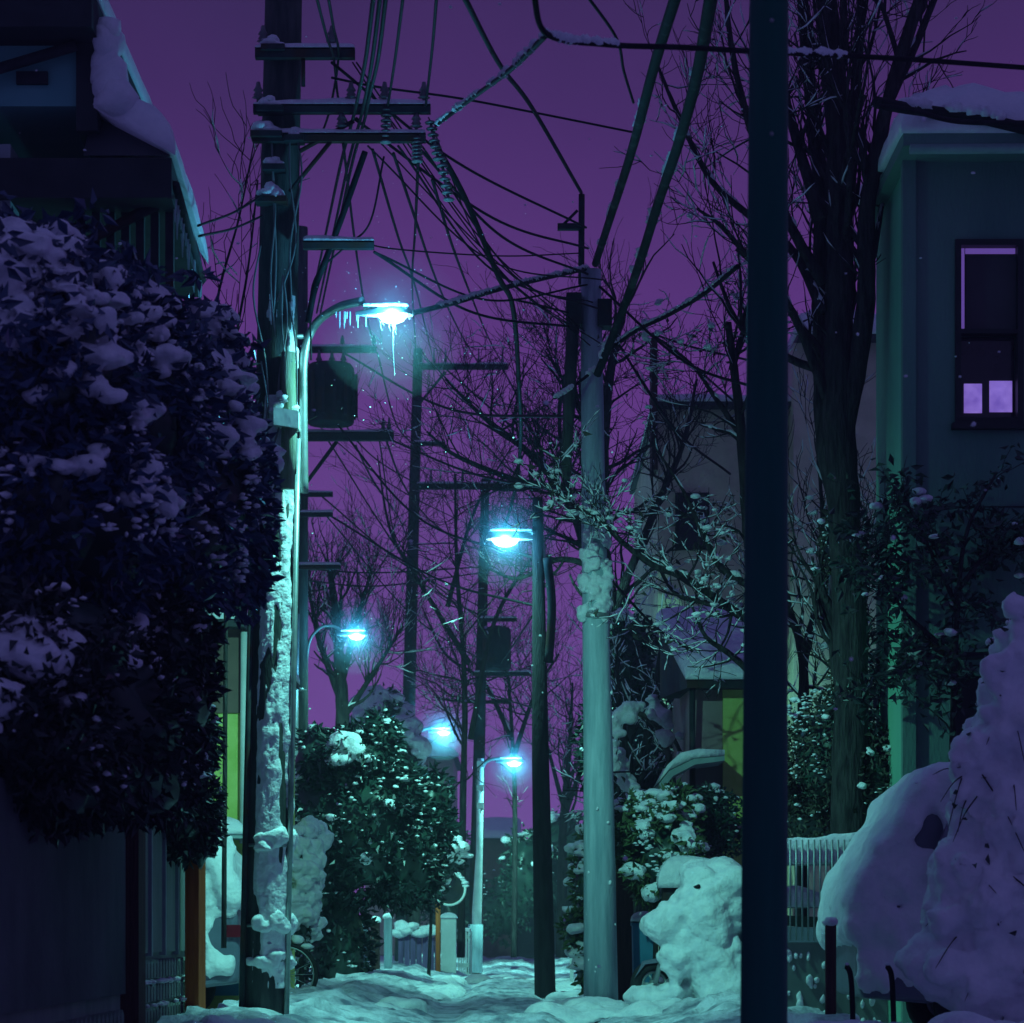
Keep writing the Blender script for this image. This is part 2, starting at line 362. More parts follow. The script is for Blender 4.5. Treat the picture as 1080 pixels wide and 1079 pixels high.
cam = bpy.data.cameras.new('camera'); co = bpy.data.objects.new('camera', cam); C.objects.link(co)
co.location = (0, 0, H); co.rotation_euler = (math.radians(90), 0, 0)
cam.sensor_width = 36; cam.lens = 36 * F / 1080; cam.shift_y = (YH - 539.5) / 1080; cam.clip_start = 0.05; cam.clip_end = 3000
cam.dof.use_dof = True; cam.dof.focus_distance = 24; cam.dof.aperture_fstop = 6.3
S.camera = co
S.view_settings.view_transform = 'Standard'; S.view_settings.look = 'None'; S.view_settings.exposure = 0; S.view_settings.gamma = 1
S.cycles.max_bounces = 5; S.cycles.diffuse_bounces = 3; S.cycles.glossy_bounces = 2; S.cycles.volume_bounces = 0
S.cycles.transparent_max_bounces = 8
S.cycles.caustics_reflective = False; S.cycles.caustics_refractive = False
S.cycles.use_denoising = True
S.render.film_transparent = False
# ------------------------------------------------------------------ ground
def nz2(x, y, s=0.0): return mnoise.noise(Vector((x, y, s)))

def grid(name, xs, ys, hf, m):
    V = [(x, y, hf(x, y)) for y in ys for x in xs]; n = len(xs)
    fs = [(j * n + i, j * n + i + 1, (j + 1) * n + i + 1, (j + 1) * n + i) for j in range(len(ys) - 1) for i in range(n - 1)]
    b = MB(); b.add(V, fs, True)
    return b.build(name, m)

gx = np.concatenate([np.linspace(-400, -12, 14), np.linspace(-10, 10, 41), np.linspace(12, 400, 14)])
gy = np.concatenate([np.linspace(-30, 6, 8), np.linspace(8, 80, 73), np.linspace(90, 900, 24)])
kind(grid('ground', gx, gy, lambda x, y: -0.03 + (.05 * nz2(x * .5, y * .5) if abs(x) < 12 and 7 < y < 85 else 0) - (.10 if abs(x) < 2.0 and 7 < y < 86 else 0), M['snow_soft']), 'structure')

def road_h(x, y):
    e = min(1, max(0, (abs(x - .05) - .75) / .75))
    h = .13 * e * e
    for tx in (-.62, .5):                                    # two wheel ruts
        h -= .10 * math.exp(-((x - tx - .06 * math.sin(y * .33)) / .16) ** 2)
    h += .03 * nz2(x * 2.2, y * 1.1) + .03 * nz2(x * 6, y * 4, 3) + .016 * nz2(x * 15, y * 11, 7)
    h += .075 * e * (nz2(x * 3.1, y * 1.9, 5) + .4)
    h += .08 * max(0, nz2(x * .5, y * .42, 11)) + .025 * nz2(x * 1.1, y * .9, 17)            # low drifts across the lane
    f = max(0, nz2(x * 4.3, y * 3.1, 21) - .18)             # footprints
    return max(-.02, h + .03 - .2 * f)
kind(grid('road', np.linspace(-2.1, 2.2, 80), np.concatenate([np.arange(12, 40, .09), np.arange(40, 80, .25)]), road_h, M['road_snow']), 'structure')

def mound(name, label, centres, scales, seed, voxel=.03, cat='snow bank', m='snow', group=None, flat=.45):
    """a bank of heaped snow: overlapping lumps melted into one surface"""
    rg = np.random.default_rng(seed); b = MB(); b.blobs(centres, scales, rg, sub=3, rough=.22, flat=flat)
    c = np.mean(np.asarray(centres, float), axis=0); c[2] = 0
    o = b.build_at(name, M[m], c)
    melt(o, voxel, voxel * 4.5, .28, 1)
    return tag(o, label, cat, group)

rg = np.random.default_rng(5)
def bank(x0, x1, y0, y1, n, zmax, smin, smax, rg):
    c = np.stack([rg.uniform(x0, x1, n), rg.uniform(y0, y1, n), rg.uniform(-.05, zmax, n)], 1)
    return c, rg.uniform(smin, smax, n)
c, s = bank(-1.7, -.98, 24.5, 29.5, 34, .03, .12, .28, rg)
mound('snow_bank', 'lumpy shovelled snow bank on the left side of the lane beyond the lamp pole', c, s, 11)
c, s = bank(-1.25, -.75, 31, 40, 34, -.0, .12, .26, rg)
mound('snow_bank', 'low snow ridge running beside the dark evergreen and gate posts', c, s, 12)
c, s = bank(.35, 1.7, 23.6, 25.4, 34, .05, .14, .3, rg)
mound('snow_bank', 'bright snow heap around the foot of the pale pole and scooter', c, s, 13)
c, s = bank(.5, 1.3, 27.5, 37, 44, .0, .12, .26, rg)
mound('snow_bank', 'snow ridge along the right of the lane behind the pale pole', c, s, 14)
c, s = bank(1.7, 4.0, 14.4, 15.9, 46, .14, .22, .42, rg)
mound('snow_bank', 'broad purple snow bank in front of the buried car', c, s, 15)
c, s = bank(-1.3, .9, 38, 45, 34, -.02, .12, .26, rg)
mound('snow_bank', 'crosswise snow drift across the far end of the lane', c, s, 16)
c, s = bank(-2.05, -1.5, 13.4, 16.6, 22, .20, .12, .24, rg)
mound('snow_bank', 'small snow heap at the foot of the dark block wall', c, s, 17)
c, s = bank(-3.0, -2.2, 25.5, 28, 22, .15, .2, .4, rg)
mound('snow_bank', 'cyan-lit snow heap between the lamp pole and the garden fence', c, s, 18)

# ------------------------------------------------------------------ street lamps
def lamp(name, label, base_pole, head, arm_pts, r_arm, size, power, gl='lamp_glow', group='street lamps along the lane', parent_pole=False, icicles=False, post=None, aim=0, direction=1):
    """head: world position of the glass; arm_pts: path of the bracket"""
    head = np.asarray(head, float)
    t = thing(name, label, 'street lamp', arm_pts[0], group)
    b = MB(); b.tube(spline(arm_pts, 8), r_arm, 10); b.build('arm', M['steel'], t)
    s = size; hx, hy, hz = head; d = direction
    # hood: flattened shell tapering towards the arm
    b = MB(); prof = [(-1.55, .10, .06), (-1.1, .2, .14), (-.5, .42, .24), (.0, .62, .30), (.5, .60, .28), (.85, .42, .2), (1.0, .15, .08)]
    rings = []; nn = 14
    for u, wd, ht in prof:
        for q in range(nn):
            a = math.pi * q / (nn - 1)
            rings.append((hx + d * u * s, hy + math.cos(a) * wd * s, hz - .05 * s + math.sin(a) * (ht + .13) * s))
    fs = [(i * nn + j, i * nn + j + 1, (i + 1) * nn + j + 1, (i + 1) * nn + j) for i in range(len(prof) - 1) for j in range(nn - 1)]
    b.add(rings, fs, True); h = b.build('hood', M['steel'], t)
    b = MB(); b.snow_quad((hx - d * 1.2 * s, hy - .35 * s, hz + .36 * s), (hx + d * .8 * s, hy - .35 * s, hz + .36 * s), (hx + d * .8 * s, hy + .35 * s, hz + .36 * s), (hx - d * 1.2 * s, hy + .35 * s, hz + .36 * s), .12 * s, 14, 8, 3, rnd=.25 * s)
    b.build('snow', M['snow'], t)
    b = MB()                                                     # glass bowl
    prof = [(.02, -.40), (.22, -.38), (.40, -.28), (.50, -.12), (.54, .0), (.54, .08)]
    V = []; n = 18
    for r, z in prof:
        for q in range(n):
            a = 2 * math.pi * q / n
            V.append((hx + .1 * s * d + math.cos(a) * r * 1.25 * s, hy + math.sin(a) * r * s, hz + z * s))
    fs = [(i * n + j, i * n + (j + 1) % n, (i + 1) * n + (j + 1) % n, (i + 1) * n + j) for i in range(len(prof) - 1) for j in range(n)]
    fs += [tuple(range(n))[::-1], tuple(range((len(prof) - 1) * n, len(prof) * n))]
    b.add(V, fs, True); b.build('lamp_glass', M[gl], t)
    if icicles:
        b = MB(); rg = np.random.default_rng(2)
        for k in range(6):
            u = rg.uniform(-.55, .6); L = rg.uniform(.15, .5) * s
            if k == 0: u, L = .12, 2.3 * s
            x = hx + d * u * s; y = hy + rg.uniform(-.3, .3) * s; zt = hz - (.38 - .25 * u * u) * s
            b.tube([(x, y, zt + .05 * s), (x, y, zt - L * .5), (x + .01, y, zt - L)], [.035 * s, .02 * s, .003], 6)
        for k in range(9):
            u = rg.uniform(-2.6, -.9); L = rg.uniform(.2, .8) * s; x = hx + d * u * s
            b.tube([(x, hy, hz + .12 * s), (x, hy, hz + .12 * s - L)], [.035 * s, .004], 5)
        b.build('icicle_fringe', M['ice'], t)
    L = bpy.data.lights.new('bulb', 'SPOT'); L.energy = power * POW; L.color = LAMPCOL; L.shadow_soft_size = .035; L.spot_size = math.radians(158); L.spot_blend = 1.0
    L.use_nodes = True; nt = L.node_tree; em = nt.nodes['Emission']; fo = nt.nodes.new('ShaderNodeLightFalloff'); fo.inputs['Strength'].default_value = 1; fo.inputs['Smooth'].default_value = 4
    nt.links.new(fo.outputs['Quadratic'], em.inputs['Strength'])
    L2 = bpy.data.lights.new('halo_fill', 'POINT'); L2.energy = power * POW * .022; L2.color = (.10, .62, 1.0); L2.shadow_soft_size = .05  # extra blue point light outside the glass, added to light the halo
    l2 = bpy.data.objects.new('halo_fill', L2); C.objects.link(l2); l2.parent = t; l2.location = (hx + .1 * s * d - t['_w'][0], hy - s * .75 - t['_w'][1], hz - .1 * s - t['_w'][2])
    lo_ = bpy.data.objects.new('bulb', L); C.objects.link(lo_); lo_.parent = t; lo_.rotation_euler = (math.radians(40), math.radians(aim), 0)
    lo_.location = (hx + .1 * s * d - t['_w'][0], hy - t['_w'][1], hz + .02 * s - t['_w'][2])
    return t

YA = 20.0
lamp('street_lamp', 'largest glowing street lamp with icicles, on the snow-plastered left pole', None, P(414, 343, YA) + (0, -.35, 0),
     [P(321, 520, YA), P(320, 430, YA), P(321, 375, YA), P(332, 343, YA), P(358, 331, YA) + (0, -.2, 0), P(385, 329, YA) + (0, -.35, 0)], .030, .155, 120, icicles=True, aim=11)
lamp('street_lamp', 'glowing street lamp reaching left from the dark pole beside the pale pole', None, P(535, 568, 32.5),
     [P(569, 640, 32.5), P(573, 600, 32.5), P(572, 575, 32.5), P(562, 562, 32.5), P(552, 559, 32.5)], .03, .24, 120, direction=-1)
lamp('street_lamp', 'glowing lamp on a thin curved bracket of the second left pole, above the evergreen', None, P(375, 670, 40),
     [P(322, 728, 40), P(323, 700, 40), P(327, 675, 40), P(338, 662, 40), P(349, 660, 40), P(359, 664, 40)], .022, .17, 130)
lamp('street_lamp', 'small far lamp hanging over the pale snowy tree, highest of the two farthest', None, P(467, 772, 60),
     [P(437, 800, 60), P(440, 775, 60), P(452, 768, 60), P(460, 768, 60)], .035, .20, 300)
t = lamp('street_lamp', 'small far lamp on an added white post for the lit foot of the slim pole', None, P(541, 804, 49.4),
     [P(507, 850, 49.4), P(508, 815, 49.4), P(514, 803, 49.4), P(526, 800, 49.4), P(534, 801, 49.4)], .028, .19, 150)
b = MB(); b.tube([P(502, 1024, 49.4), P(503, 960, 49.4), P(505.5, 900, 49.4), P(507, 800, 49.4)], [.085, .085, .06, .055], 12); b.build('post', M['white_paint'], t)  # white post added before pole E, standing in for its lamplit foot
b = MB(); b.tube([P(501, 1026, 49.4), P(501.5, 975, 49.4)], [.13, .13], 12); b.build('base_sleeve', M['concrete_pale'], t)
for py in (806, 831, 850):
    b = MB(); b.box(X(503, 49.4), X(510, 49.4), 49.27, 49.5, Z(py + 3, 49.4), Z(py - 3, 49.4)); b.build('bracket', M['white_paint'], t)

# ------------------------------------------------------------------ poles
def crossarm(parent, x0, x1, py, Y, th=.045, snow=True, ins=(), ins_h=.16, name='crossarm'):
    b = MB(); z = Z(py, Y); b.box(X(x0, Y), X(x1, Y), Y - .2 - th, Y - .2 + th, z - th, z + th); a = b.build(name, M['iron'], parent)
    for px in ins:
        b = MB(); x = X(px, Y)
        b.lathe([(.012, 0), (.012, .04), (.045, .05), (.024, .06), (.036, .07), (.022, .09), (.036, .10), (.02, .125), (.012, ins_h)], (x, Y - .2, z + th), 10)
        b.build('insulator', M['porcelain'], a)
    if snow:
        b = MB(); b.snow_quad((X(x0, Y), Y - .2 - th, z + th), (X(x1, Y), Y - .2 - th, z + th), (X(x1, Y), Y - .2 + th, z + th), (X(x0, Y), Y - .2 + th, z + th), .035, 20, 4, int(py), rnd=.04, wob=.5)
        b.build('snow', M['snow'], a)
    return a

# left pole A (carries the biggest lamp)
t = thing('utility_pole', 'thick concrete utility pole plastered with snow at the left, with stacked crossarms', 'utility pole', P(279, 982 + 112.5, YA))
def axA(z): # axis px as a function of height
    py = YH - (z - H) * F / YA
    return X(299 - (py / 1079) * 20, YA)
zs = np.linspace(-.05, 11, 30)
b = MB(); b.tube([(axA(z), YA, z) for z in zs], [.168 - .0052 * z for z in zs], 24); b.build('shaft', M['concrete'], t)
# snow plaster on the lamp side
rgA = np.random.default_rng(8); nu, nv = 30, 300; V = []
for j in range(nv + 1):
    z = .35 + (5.2 - .35) * j / nv
    for i in range(nu + 1):
        a = math.radians(-128 + 150 * i / nu)
        x = axA(z); r = .168 - .0052 * z
        e = min(1, min(i, nu - i) / 5.0)
        q = .013 + .012 * nz2(a * 3.4, z * 4, 1) + .013 * nz2(a * 8, z * 12, 4) + .006 * nz2(a * 20, z * 36, 9) - .075 * max(0, nz2(a * 1.9, z * 1.7, 31) + .5 * nz2(a * 5, z * 4.5, 37) - .12)
        q -= .02 * max(0, nz2(a * 1.2, z * .9, 31)) + (.03 if z > 4.5 and nz2(a * 2, z * 3, 3) < .15 else 0)
        rr = r + (q if e > .01 else -.01) * e - .006 * (1 - e)
        V.append((x + rr * math.cos(a), YA + rr * math.sin(a), z))
n1 = nu + 1
b = MB(); b.add(V, [(j * n1 + i, j * n1 + i + 1, (j + 1) * n1 + i + 1, (j + 1) * n1 + i) for j in range(nv) for i in range(nu)], True)
b.build('snow_crust', M['snow'], t)
for py in (892, 976, 1013):
    b = MB(); z = Z(py, YA); r = .168 - .0052 * z + .014; b.lathe([(r, -.012), (r + .006, 0), (r, .012)], (axA(z), YA, z), 24); b.build('band', M['steel'], t)
for py in (884, 968, 1008):
    z = Z(py, YA); x = axA(z); rg = np.random.default_rng(int(py))
    k = 16; a = rg.uniform(-2.2, .5, k)
    b = MB(); b.blobs(np.stack([x + .165 * np.cos(a), YA + .165 * np.sin(a), z - .02 + rg.uniform(-.05, .03, k)], 1), rg.uniform(.03, .055, k), rg, 2, flat=1.1); melt(b.build('snow_clump', M['snow'], t), .014, .04, .07)
b = MB(); z0, z1 = Z(1079, YA) - .1, Z(868, YA); b.tube([(axA(z0) - .15, YA - .13, z0), (axA(z1) - .145, YA - .12, z1), (axA(4) - .13, YA - .11, 4.2)], .022, 8); b.build('conduit', M['iron'], t)
b = MB(); b.tube([(axA(0) + .16, YA - .10, 0), (axA(2.5) + .165, YA - .08, 2.5), (axA(4.2) + .165, YA - .06, 4.2)], .02, 8); b.build('conduit', M['steel'], t)
b = MB(); b.tube([P(299, 378, YA) + (.05, -.2, 0), P(300, 460, YA) + (.05, -.2, 0), P(297, 520, YA) + (.055, -.2, 0)], [.05, .055, .052], 10); b.build('cable_sheath', M['concrete_moss'], t)
# clamp box holding the lamp bracket
b = MB(); b.prism([(X(292, YA), Z(455, YA)), (X(318, YA), Z(459, YA)), (X(318, YA), Z(441, YA)), (X(292, YA), Z(437, YA))], 'y', YA - .28, YA - .12); cb = b.build('clamp_box', M['white_paint'], t)
b = MB(); rg = np.random.default_rng(4); b.blobs([P(px, py, YA) + (0, -.2, 0) for px, py in ((297, 434), (304, 428), (311, 436), (292, 440), (300, 422))], [.05, .055, .04, .035, .035], rg, 2, flat=.75); b.build('snow', M['snow'], cb)
for py in (355, 440, 505):
    b = MB(); z = Z(py, YA); b.tube([(axA(z), YA, z), (X(320, YA), YA, z)], .018, 8); b.build('lamp_bracket', M['steel'], t)
crossarm(t, 272, 376, 66, YA, .035, ins=(280, 352))
crossarm(t, 270, 455, 124, YA, .030, ins=(275, 372, 407, 448))
crossarm(t, 269, 450, 154, YA, .030, ins=(362, 440))
crossarm(t, 322, 396, 266, YA, .028)
for a, c_ in (((318, 168), (375, 136)), ((322, 100), (322, 66)), ((308, 210), (352, 156))):
    b = MB(); b.tube([P(*a, YA) + (0, -.2, 0), P(*c_, YA) + (0, -.2, 0)], .016, 6); b.build('brace', M['iron'], t)
for i, (px, py, s) in enumerate(((291, 55, .075), (288, 118, .085), (284, 144, .10), (292, 180, .07), (289, 212, .10), (313, 150, .06))):
    b = MB(); x, y, z = P(px, py, YA); rg = np.random.default_rng(i + 70)
    b.box(x - s * 1.1, x + s * 1.1, YA - .27, YA - .12, z - s * .3 - .04, z - s * .3); st = b.build('step_plate', M['iron'], t)
    b = MB(); b.blobs([(x - s * .4, YA - .2, z), (x + s * .35, YA - .2, z - .01), (x, YA - .2, z + s * .25)], [s * .7, s * .6, s * .6], rg, 2, flat=.7); b.build('snow', M['snow'], st)
for px, py, px2, py2 in ((455, 138, 463, 176), (466, 176, 474, 218), (441, 155, 441, 178), (409, 125, 408, 158)):
    b = MB(); p, q = P(px, py, YA) + (0, -.2, 0), P(px2, py2, YA) + (0, -.2, 0)        # hanging strings at the arm ends
    for u in np.linspace(0, 1, 7):
        c = p * (1 - u) + q * u; b.lathe([(.012, -.012), (.038, -.008), (.042, 0), (.03, .01), (.012, .014)], c, 9)
    b.tube([p, q], .012, 6); b.build('insulator_string', M['porcelain'], t)
rg = np.random.default_rng(9)
for k in range(9):                                             # loose wires down the shaft
    z = rg.uniform(4.6, 6.5); x = axA(z) + rg.uniform(-.13, .16)
    b = MB(); b.tube(spline([(x, YA - .19, z), (x + rg.uniform(-.05, .05), YA - .21, z - .35), (x + rg.uniform(-.04, .05), YA - .2, z - .8), (x + rg.uniform(-.1, .06), YA - .19, z - 1.2)], 5), .007, 5); b.build('loose_wire', M['porcelain'], t)

# pole B behind it, with the transformer
YB = 40.0
t = thing('utility_pole', 'dark utility pole with a transformer just behind the snow-plastered pole', 'utility pole', P(313, 982 + 56, YB))
b = MB(); b.tube([P(314, 1038, YB), P(316, 240, YB)], [.15, .115], 16); b.build('shaft', M['concrete'], t)
b = MB(); b.tube([P(308, 1038, YB) + (0, -.3, 0), P(313.5, 650, YB) + (0, -.3, 0)], [.075, .055], 12); b.build('steel_sleeve', M['steel'], t)
b = MB(); b.tube([P(316, 728, YB) + (0, -.15, 0), P(322, 728, YB) + (0, -.05, 0)], .03, 8); b.build('lamp_bracket', M['steel'], t)
x, y, z = P(350, 452, YB)
b = MB(); b.lathe([(.30, 0), (.33, .03), (.33, .78), (.29, .84), (.1, .87)], (x, YB - .3, z), 20); tr = b.build('transformer', M['iron'], t)
for k in range(14):
    b = MB(); a = 6.283 * k / 14; b.box(x + .36 * math.cos(a) - .02, x + .36 * math.cos(a) + .02, YB - .3 + .36 * math.sin(a) - .03, YB - .3 + .36 * math.sin(a) + .03, z + .1, z + .7); b.build('cooling_fin', M['iron'], tr)
for dx in (-.16, .02, .18):
    b = MB(); b.lathe([(.03, 0), (.05, .02), (.03, .05), (.05, .07), (.03, .1), (.012, .2)], (x + dx, YB - .3, z + .84), 9); b.build('bushing', M['porcelain'], tr)
crossarm(t, 318, 416, 463, YB, .06, ins=(405, 411), ins_h=.2)
crossarm(t, 318, 374, 434, YB, .03)
crossarm(t, 318, 398, 372, YB, .04, ins=(395, 362))
crossarm(t, 318, 352, 524, YB, .03); crossarm(t, 318, 352, 545, YB, .03)
crossarm(t, 300, 360, 600, YB, .03)
b = MB(); b.tube([P(321, 512, YB), P(355, 466, YB)], .03, 6); b.build('brace', M['iron'], t)

# pole D, tall thin, mid distance
YD = 60.0
t = thing('utility_pole', 'tall thin dark utility pole rising from behind the pale snowy tree', 'utility pole', P(428, 1020, YD))
b = MB(); b.tube([P(424, 1020, YD), P(441, 368, YD)], [.17, .10], 14); b.build('shaft', M['iron'], t)
crossarm(t, 440, 536, 389, YD, .055, ins=(458, 470, 505, 530), ins_h=.34)
crossarm(t, 436, 470, 470, YD, .04)
b = MB(); b.tube([P(443, 425, YD), P(470, 392, YD)], .03, 6); b.build('brace', M['iron'], t)

# pole E with transformer
YE = 50.0
t = thing('utility_pole', 'slim dark utility pole with a wide crossarm and small transformer in mid lane', 'utility pole', P(502, 1030, YE))
b = MB(); b.tube([P(500, 1030, YE), P(512, 505, YE)], [.13, .075], 14); b.build('shaft', M['iron'], t)
crossarm(t, 440, 566, 515, YE, .05, ins=(455, 488, 530, 548), ins_h=.26)
x, y, z = P(524, 708, YE)
b = MB(); b.lathe([(.22, 0), (.25, .03), (.25, .68), (.22, .74), (.06, .78)], (x, YE - .2, z), 18); b.build('transformer', M['iron'], t)
crossarm(t, 500, 560, 712, YE, .035); crossarm(t, 506, 545, 655, YE, .03)

# pole that holds the second lamp
Y2 = 32.5
t = thing('utility_pole', 'dark wooden-looking pole behind the lane, holding the second lamp', 'utility pole', P(572, 1051, Y2))
b = MB(); b.tube([P(575, 1052, Y2), P(570, 800, Y2), P(567, 525, Y2)], [.125, .10, .06], 14); b.build('shaft', M['tarred_wood'], t)
b = MB(); b.tube(spline([P(574, 700, Y2) + (.05, -.1, 0), P(580, 640, Y2) + (.02, -.1, 0), P(577, 590, Y2) + (0, -.1, 0)], 6), [.05] * 13, 8); b.build('cable_sheath', M['iron'], t)

# pale pole M
YM = 25.6
t = thing('utility_pole', 'pale lit concrete pole in the centre right with a snow collar halfway up', 'utility pole', P(633, 1071, YM))
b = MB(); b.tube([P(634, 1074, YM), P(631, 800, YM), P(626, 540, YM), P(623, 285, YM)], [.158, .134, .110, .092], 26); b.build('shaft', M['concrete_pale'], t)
b = MB(); b.tube([P(613, 300, YM), P(613.5, 205, YM)], .028, 8); b.build('top_pin', M['iron'], t)
b = MB(); b.box(X(588, YM), X(614, YM), YM - .06, YM + .02, Z(243, YM), Z(237, YM)); b.tube([P(590, 241, YM), P(609, 222, YM)], .014, 6); b.build('side_bracket', M['iron'], t)
b = MB(); b.box(X(597, YM), X(613, YM), YM - .14, YM + .1, Z(345, YM), Z(312, YM)); b.build('junction_box', M['iron'], t)
b = MB(); b.box(X(630, YM), X(645, YM), YM - .12, YM + .1, Z(346, YM), Z(318, YM)); b.build('junction_box', M['iron'], t)
b = MB(); b.tube([P(604, 345, YM) + (0, -.05, 0), P(600, 430, YM), P(597, 505, YM)], [.06, .055, .045], 10); b.build('cable_sheath', M['concrete'], t)
rg = np.random.default_rng(33)
for nm, (py0, py1), kk in (('snow_collar', (600, 655), 46), ('snow_clump', (540, 600), 34)):
    k = kk; py = rg.uniform(py0, py1, k); a = rg.uniform(-2.9, .2, k); b = MB()
    b.blobs([(X(627, YM) + .125 * math.cos(q), YM + .12 * math.sin(q), Z(p, YM)) for p, q in zip(py, a)], rg.uniform(.022, .055, k), rg, 2, flat=1.2)
    melt(b.build(nm, M['snow'], t), .014, .05, .08)
b = MB(); rg = np.random.default_rng(34); k = 14
py = rg.uniform(660, 1060, k); a = rg.uniform(-2.6, -.3, k)
b.blobs([(X(630 + (p - 660) / 100, YM) + .148 * math.cos(q), YM + .148 * math.sin(q), Z(p, YM)) for p, q in zip(py, a)], rg.uniform(.005, .018, k), rg, 1, flat=1.5); b.build('snow_spatter', M['snow'], t)
b = MB(); z = Z(652, YM); b.lathe([(.15, 0), (.155, .02), (.15, .04)], (X(628, YM), YM, z), 24); b.build('band', M['steel'], t)

# black steel pole close to the camera
YK = 10.3
t = thing('steel_pole', 'smooth black steel pole standing closest to the viewer, cutting the right side', 'pole', (X(805, YK), YK, 0))
b = MB(); b.tube([(X(805, YK), YK, -.1), (X(805.4, YK), YK, .3), (X(811, YK), YK, Z(0, YK)), (X(812, YK), YK, 5.5)], [.086, .086, .070, .066], 40); b.build('shaft', M['dark_steel'], t)
for py in (28, 147):
    b = MB(); x, y, z = P(812, py, YK); V_, F_ = ico(2); b.add(V_ * .008 + np.array((x, YK - .071, z)), F_, True); b.build('bolt', M['steel'], t)
# ------------------------------------------------------------------ left near house
KH = 1.22
def hp(px, py, Y): return P(px, py, Y * KH)
def hx(px, Y): return X(px, Y * KH)
def hz(py, Y): return Z(py, Y * KH)
t = thing('house', 'dark two-storey house with thick roof snow above the left hedge', 'house', (-4.2, 18, 0))
yf, yb = 14.0 * KH, 16.2 * KH
zE = hz(163, 14.0); xn, xf = hx(181, 14.0), hx(213, 16.2)
b = MB(); b.box(-11, xn - .85, yf + .7, yb + .6, 0, zE - .3); b.build('lower_wall', M['wall_dark'], t)
b = MB(); b.add([(-11, yf, zE - .26), (xn, yf, zE - .26), (xf, yb, zE - .26), (-11, yb, zE - .26), (-11, yf, zE - .02), (xn, yf, zE - .02), (xf, yb, zE - .02), (-11, yb, zE - .02)], [(0, 3, 2, 1), (4, 5, 6, 7), (0, 1, 5, 4), (1, 2, 6, 5), (2, 3, 7, 6), (3, 0, 4, 7)]); b.build('eave', M['soffit'], t)
xr_ = hx(94, 14.2)
b = MB(); b.add([(xn, yf + .02, zE), (xf, yb, zE), (xr_, yb, zE + .75), (xr_, yf + .4, zE + .45), (xr_, yf + .02, zE)], [(0, 1, 2, 3), (0, 3, 4)]); rf = b.build('roof', M['roof'], t)
b = MB()
b.snow_quad((xn + .03, yf - .06, zE - .01), (xf + .04, yb + .05, zE - .01), (xr_ - .05, yb, zE + .78), (xr_ - .05, yf + .1, zE + .38), .25, 40, 18, 5, rnd=.22, wob=.25)
b.build('snow', M['snow_soft'], rf)
b = MB(); b.tube([(xn + .01, yf + .1, zE - .16), (xf + .01, yb - .1, zE - .16)], .03, 10); b.build('gutter', M['iron'], t)
for u in (.1,):
    x, y = xn + (xf - xn) * u, yf + (yb - yf) * u
    b = MB(); b.tube([(x - .06, y, zE - .2), (x - .8, y, zE - .6), (x - .8, y, .2)], .04, 8); b.build('downpipe', M['iron'], t)
b = MB(); rg = np.random.default_rng(12)
for k in range(14):
    u = rg.uniform(.1, 1); L = rg.uniform(.04, .22); x, y = xn + (xf - xn) * u, yf + (yb - yf) * u; b.tube([(x, y, zE - .2), (x, y, zE - .2 - L)], [.016, .003], 5)
b.build('icicle_fringe', M['ice'], t)
b = MB(); b.box(-11, hx(81, 14.1), 14.1 * KH, yb + .5, hz(112, 14.1), hz(24, 14.1)); b.build('upper_wall', M['wall_panel'], t)
b = MB(); b.box(hx(18, 14.1), hx(51, 14.1), 14.07 * KH, 14.1 * KH - .005, hz(90, 14.1), hz(77, 14.1)); b.build('vent', M['iron'], t)
b = MB(); b.tube([(hx(-40, 14), 14.0 * KH, hz(84, 14)), (hx(80, 14), 14.0 * KH, hz(48, 14))], .035, 8); b.build('handrail', M['iron'], t)
b = MB(); b.box(-11, hx(103, 14), 13.8 * KH, yb + .8, hz(28, 13.8), hz(-14, 13.8)); e2 = b.build('upper_eave', M['soffit'], t)
b = MB(); b.snow_quad((-11, 13.75 * KH, hz(-14, 13.8)), (hx(106, 14), 13.75 * KH, hz(-14, 13.8)), (hx(106, 14), yb + .8, hz(-14, 13.8)), (-11, yb + .8, hz(-14, 13.8)), .3, 40, 14, 8); b.build('snow', M['snow_soft'], e2)
b = MB(); b.box(hx(81, 14.1) + .003, hx(104, 14.1), 14.06 * KH, yb, hz(140, 14.1), hz(29, 14.1)); b.build('side_panel', M['soffit'], t)
b = MB(); rg = np.random.default_rng(19); b.blobs([hp(px, py, 14.05) for px, py in ((112, 30), (114, 45), (112, 60), (116, 75), (114, 90), (120, 100))], [.08, .09, .09, .1, .1, .12], rg, 2, flat=1.1); b.build('snow', M['snow_soft'], rf)
b = MB(); b.box(hx(-20, 14.05), hx(11, 14.05), 14.05 * KH, 14.3 * KH, 2.4, hz(152, 14.05)); b.build('corner_board', M['trim_pale'], t)
b = MB()
for k in range(7):
    x = xn - .05 - .09 * k; b.box(x - .025, x + .025, yf + .3, yf + .36, zE - 1.5, zE - .27)
b.build('lattice', M['iron'], t)

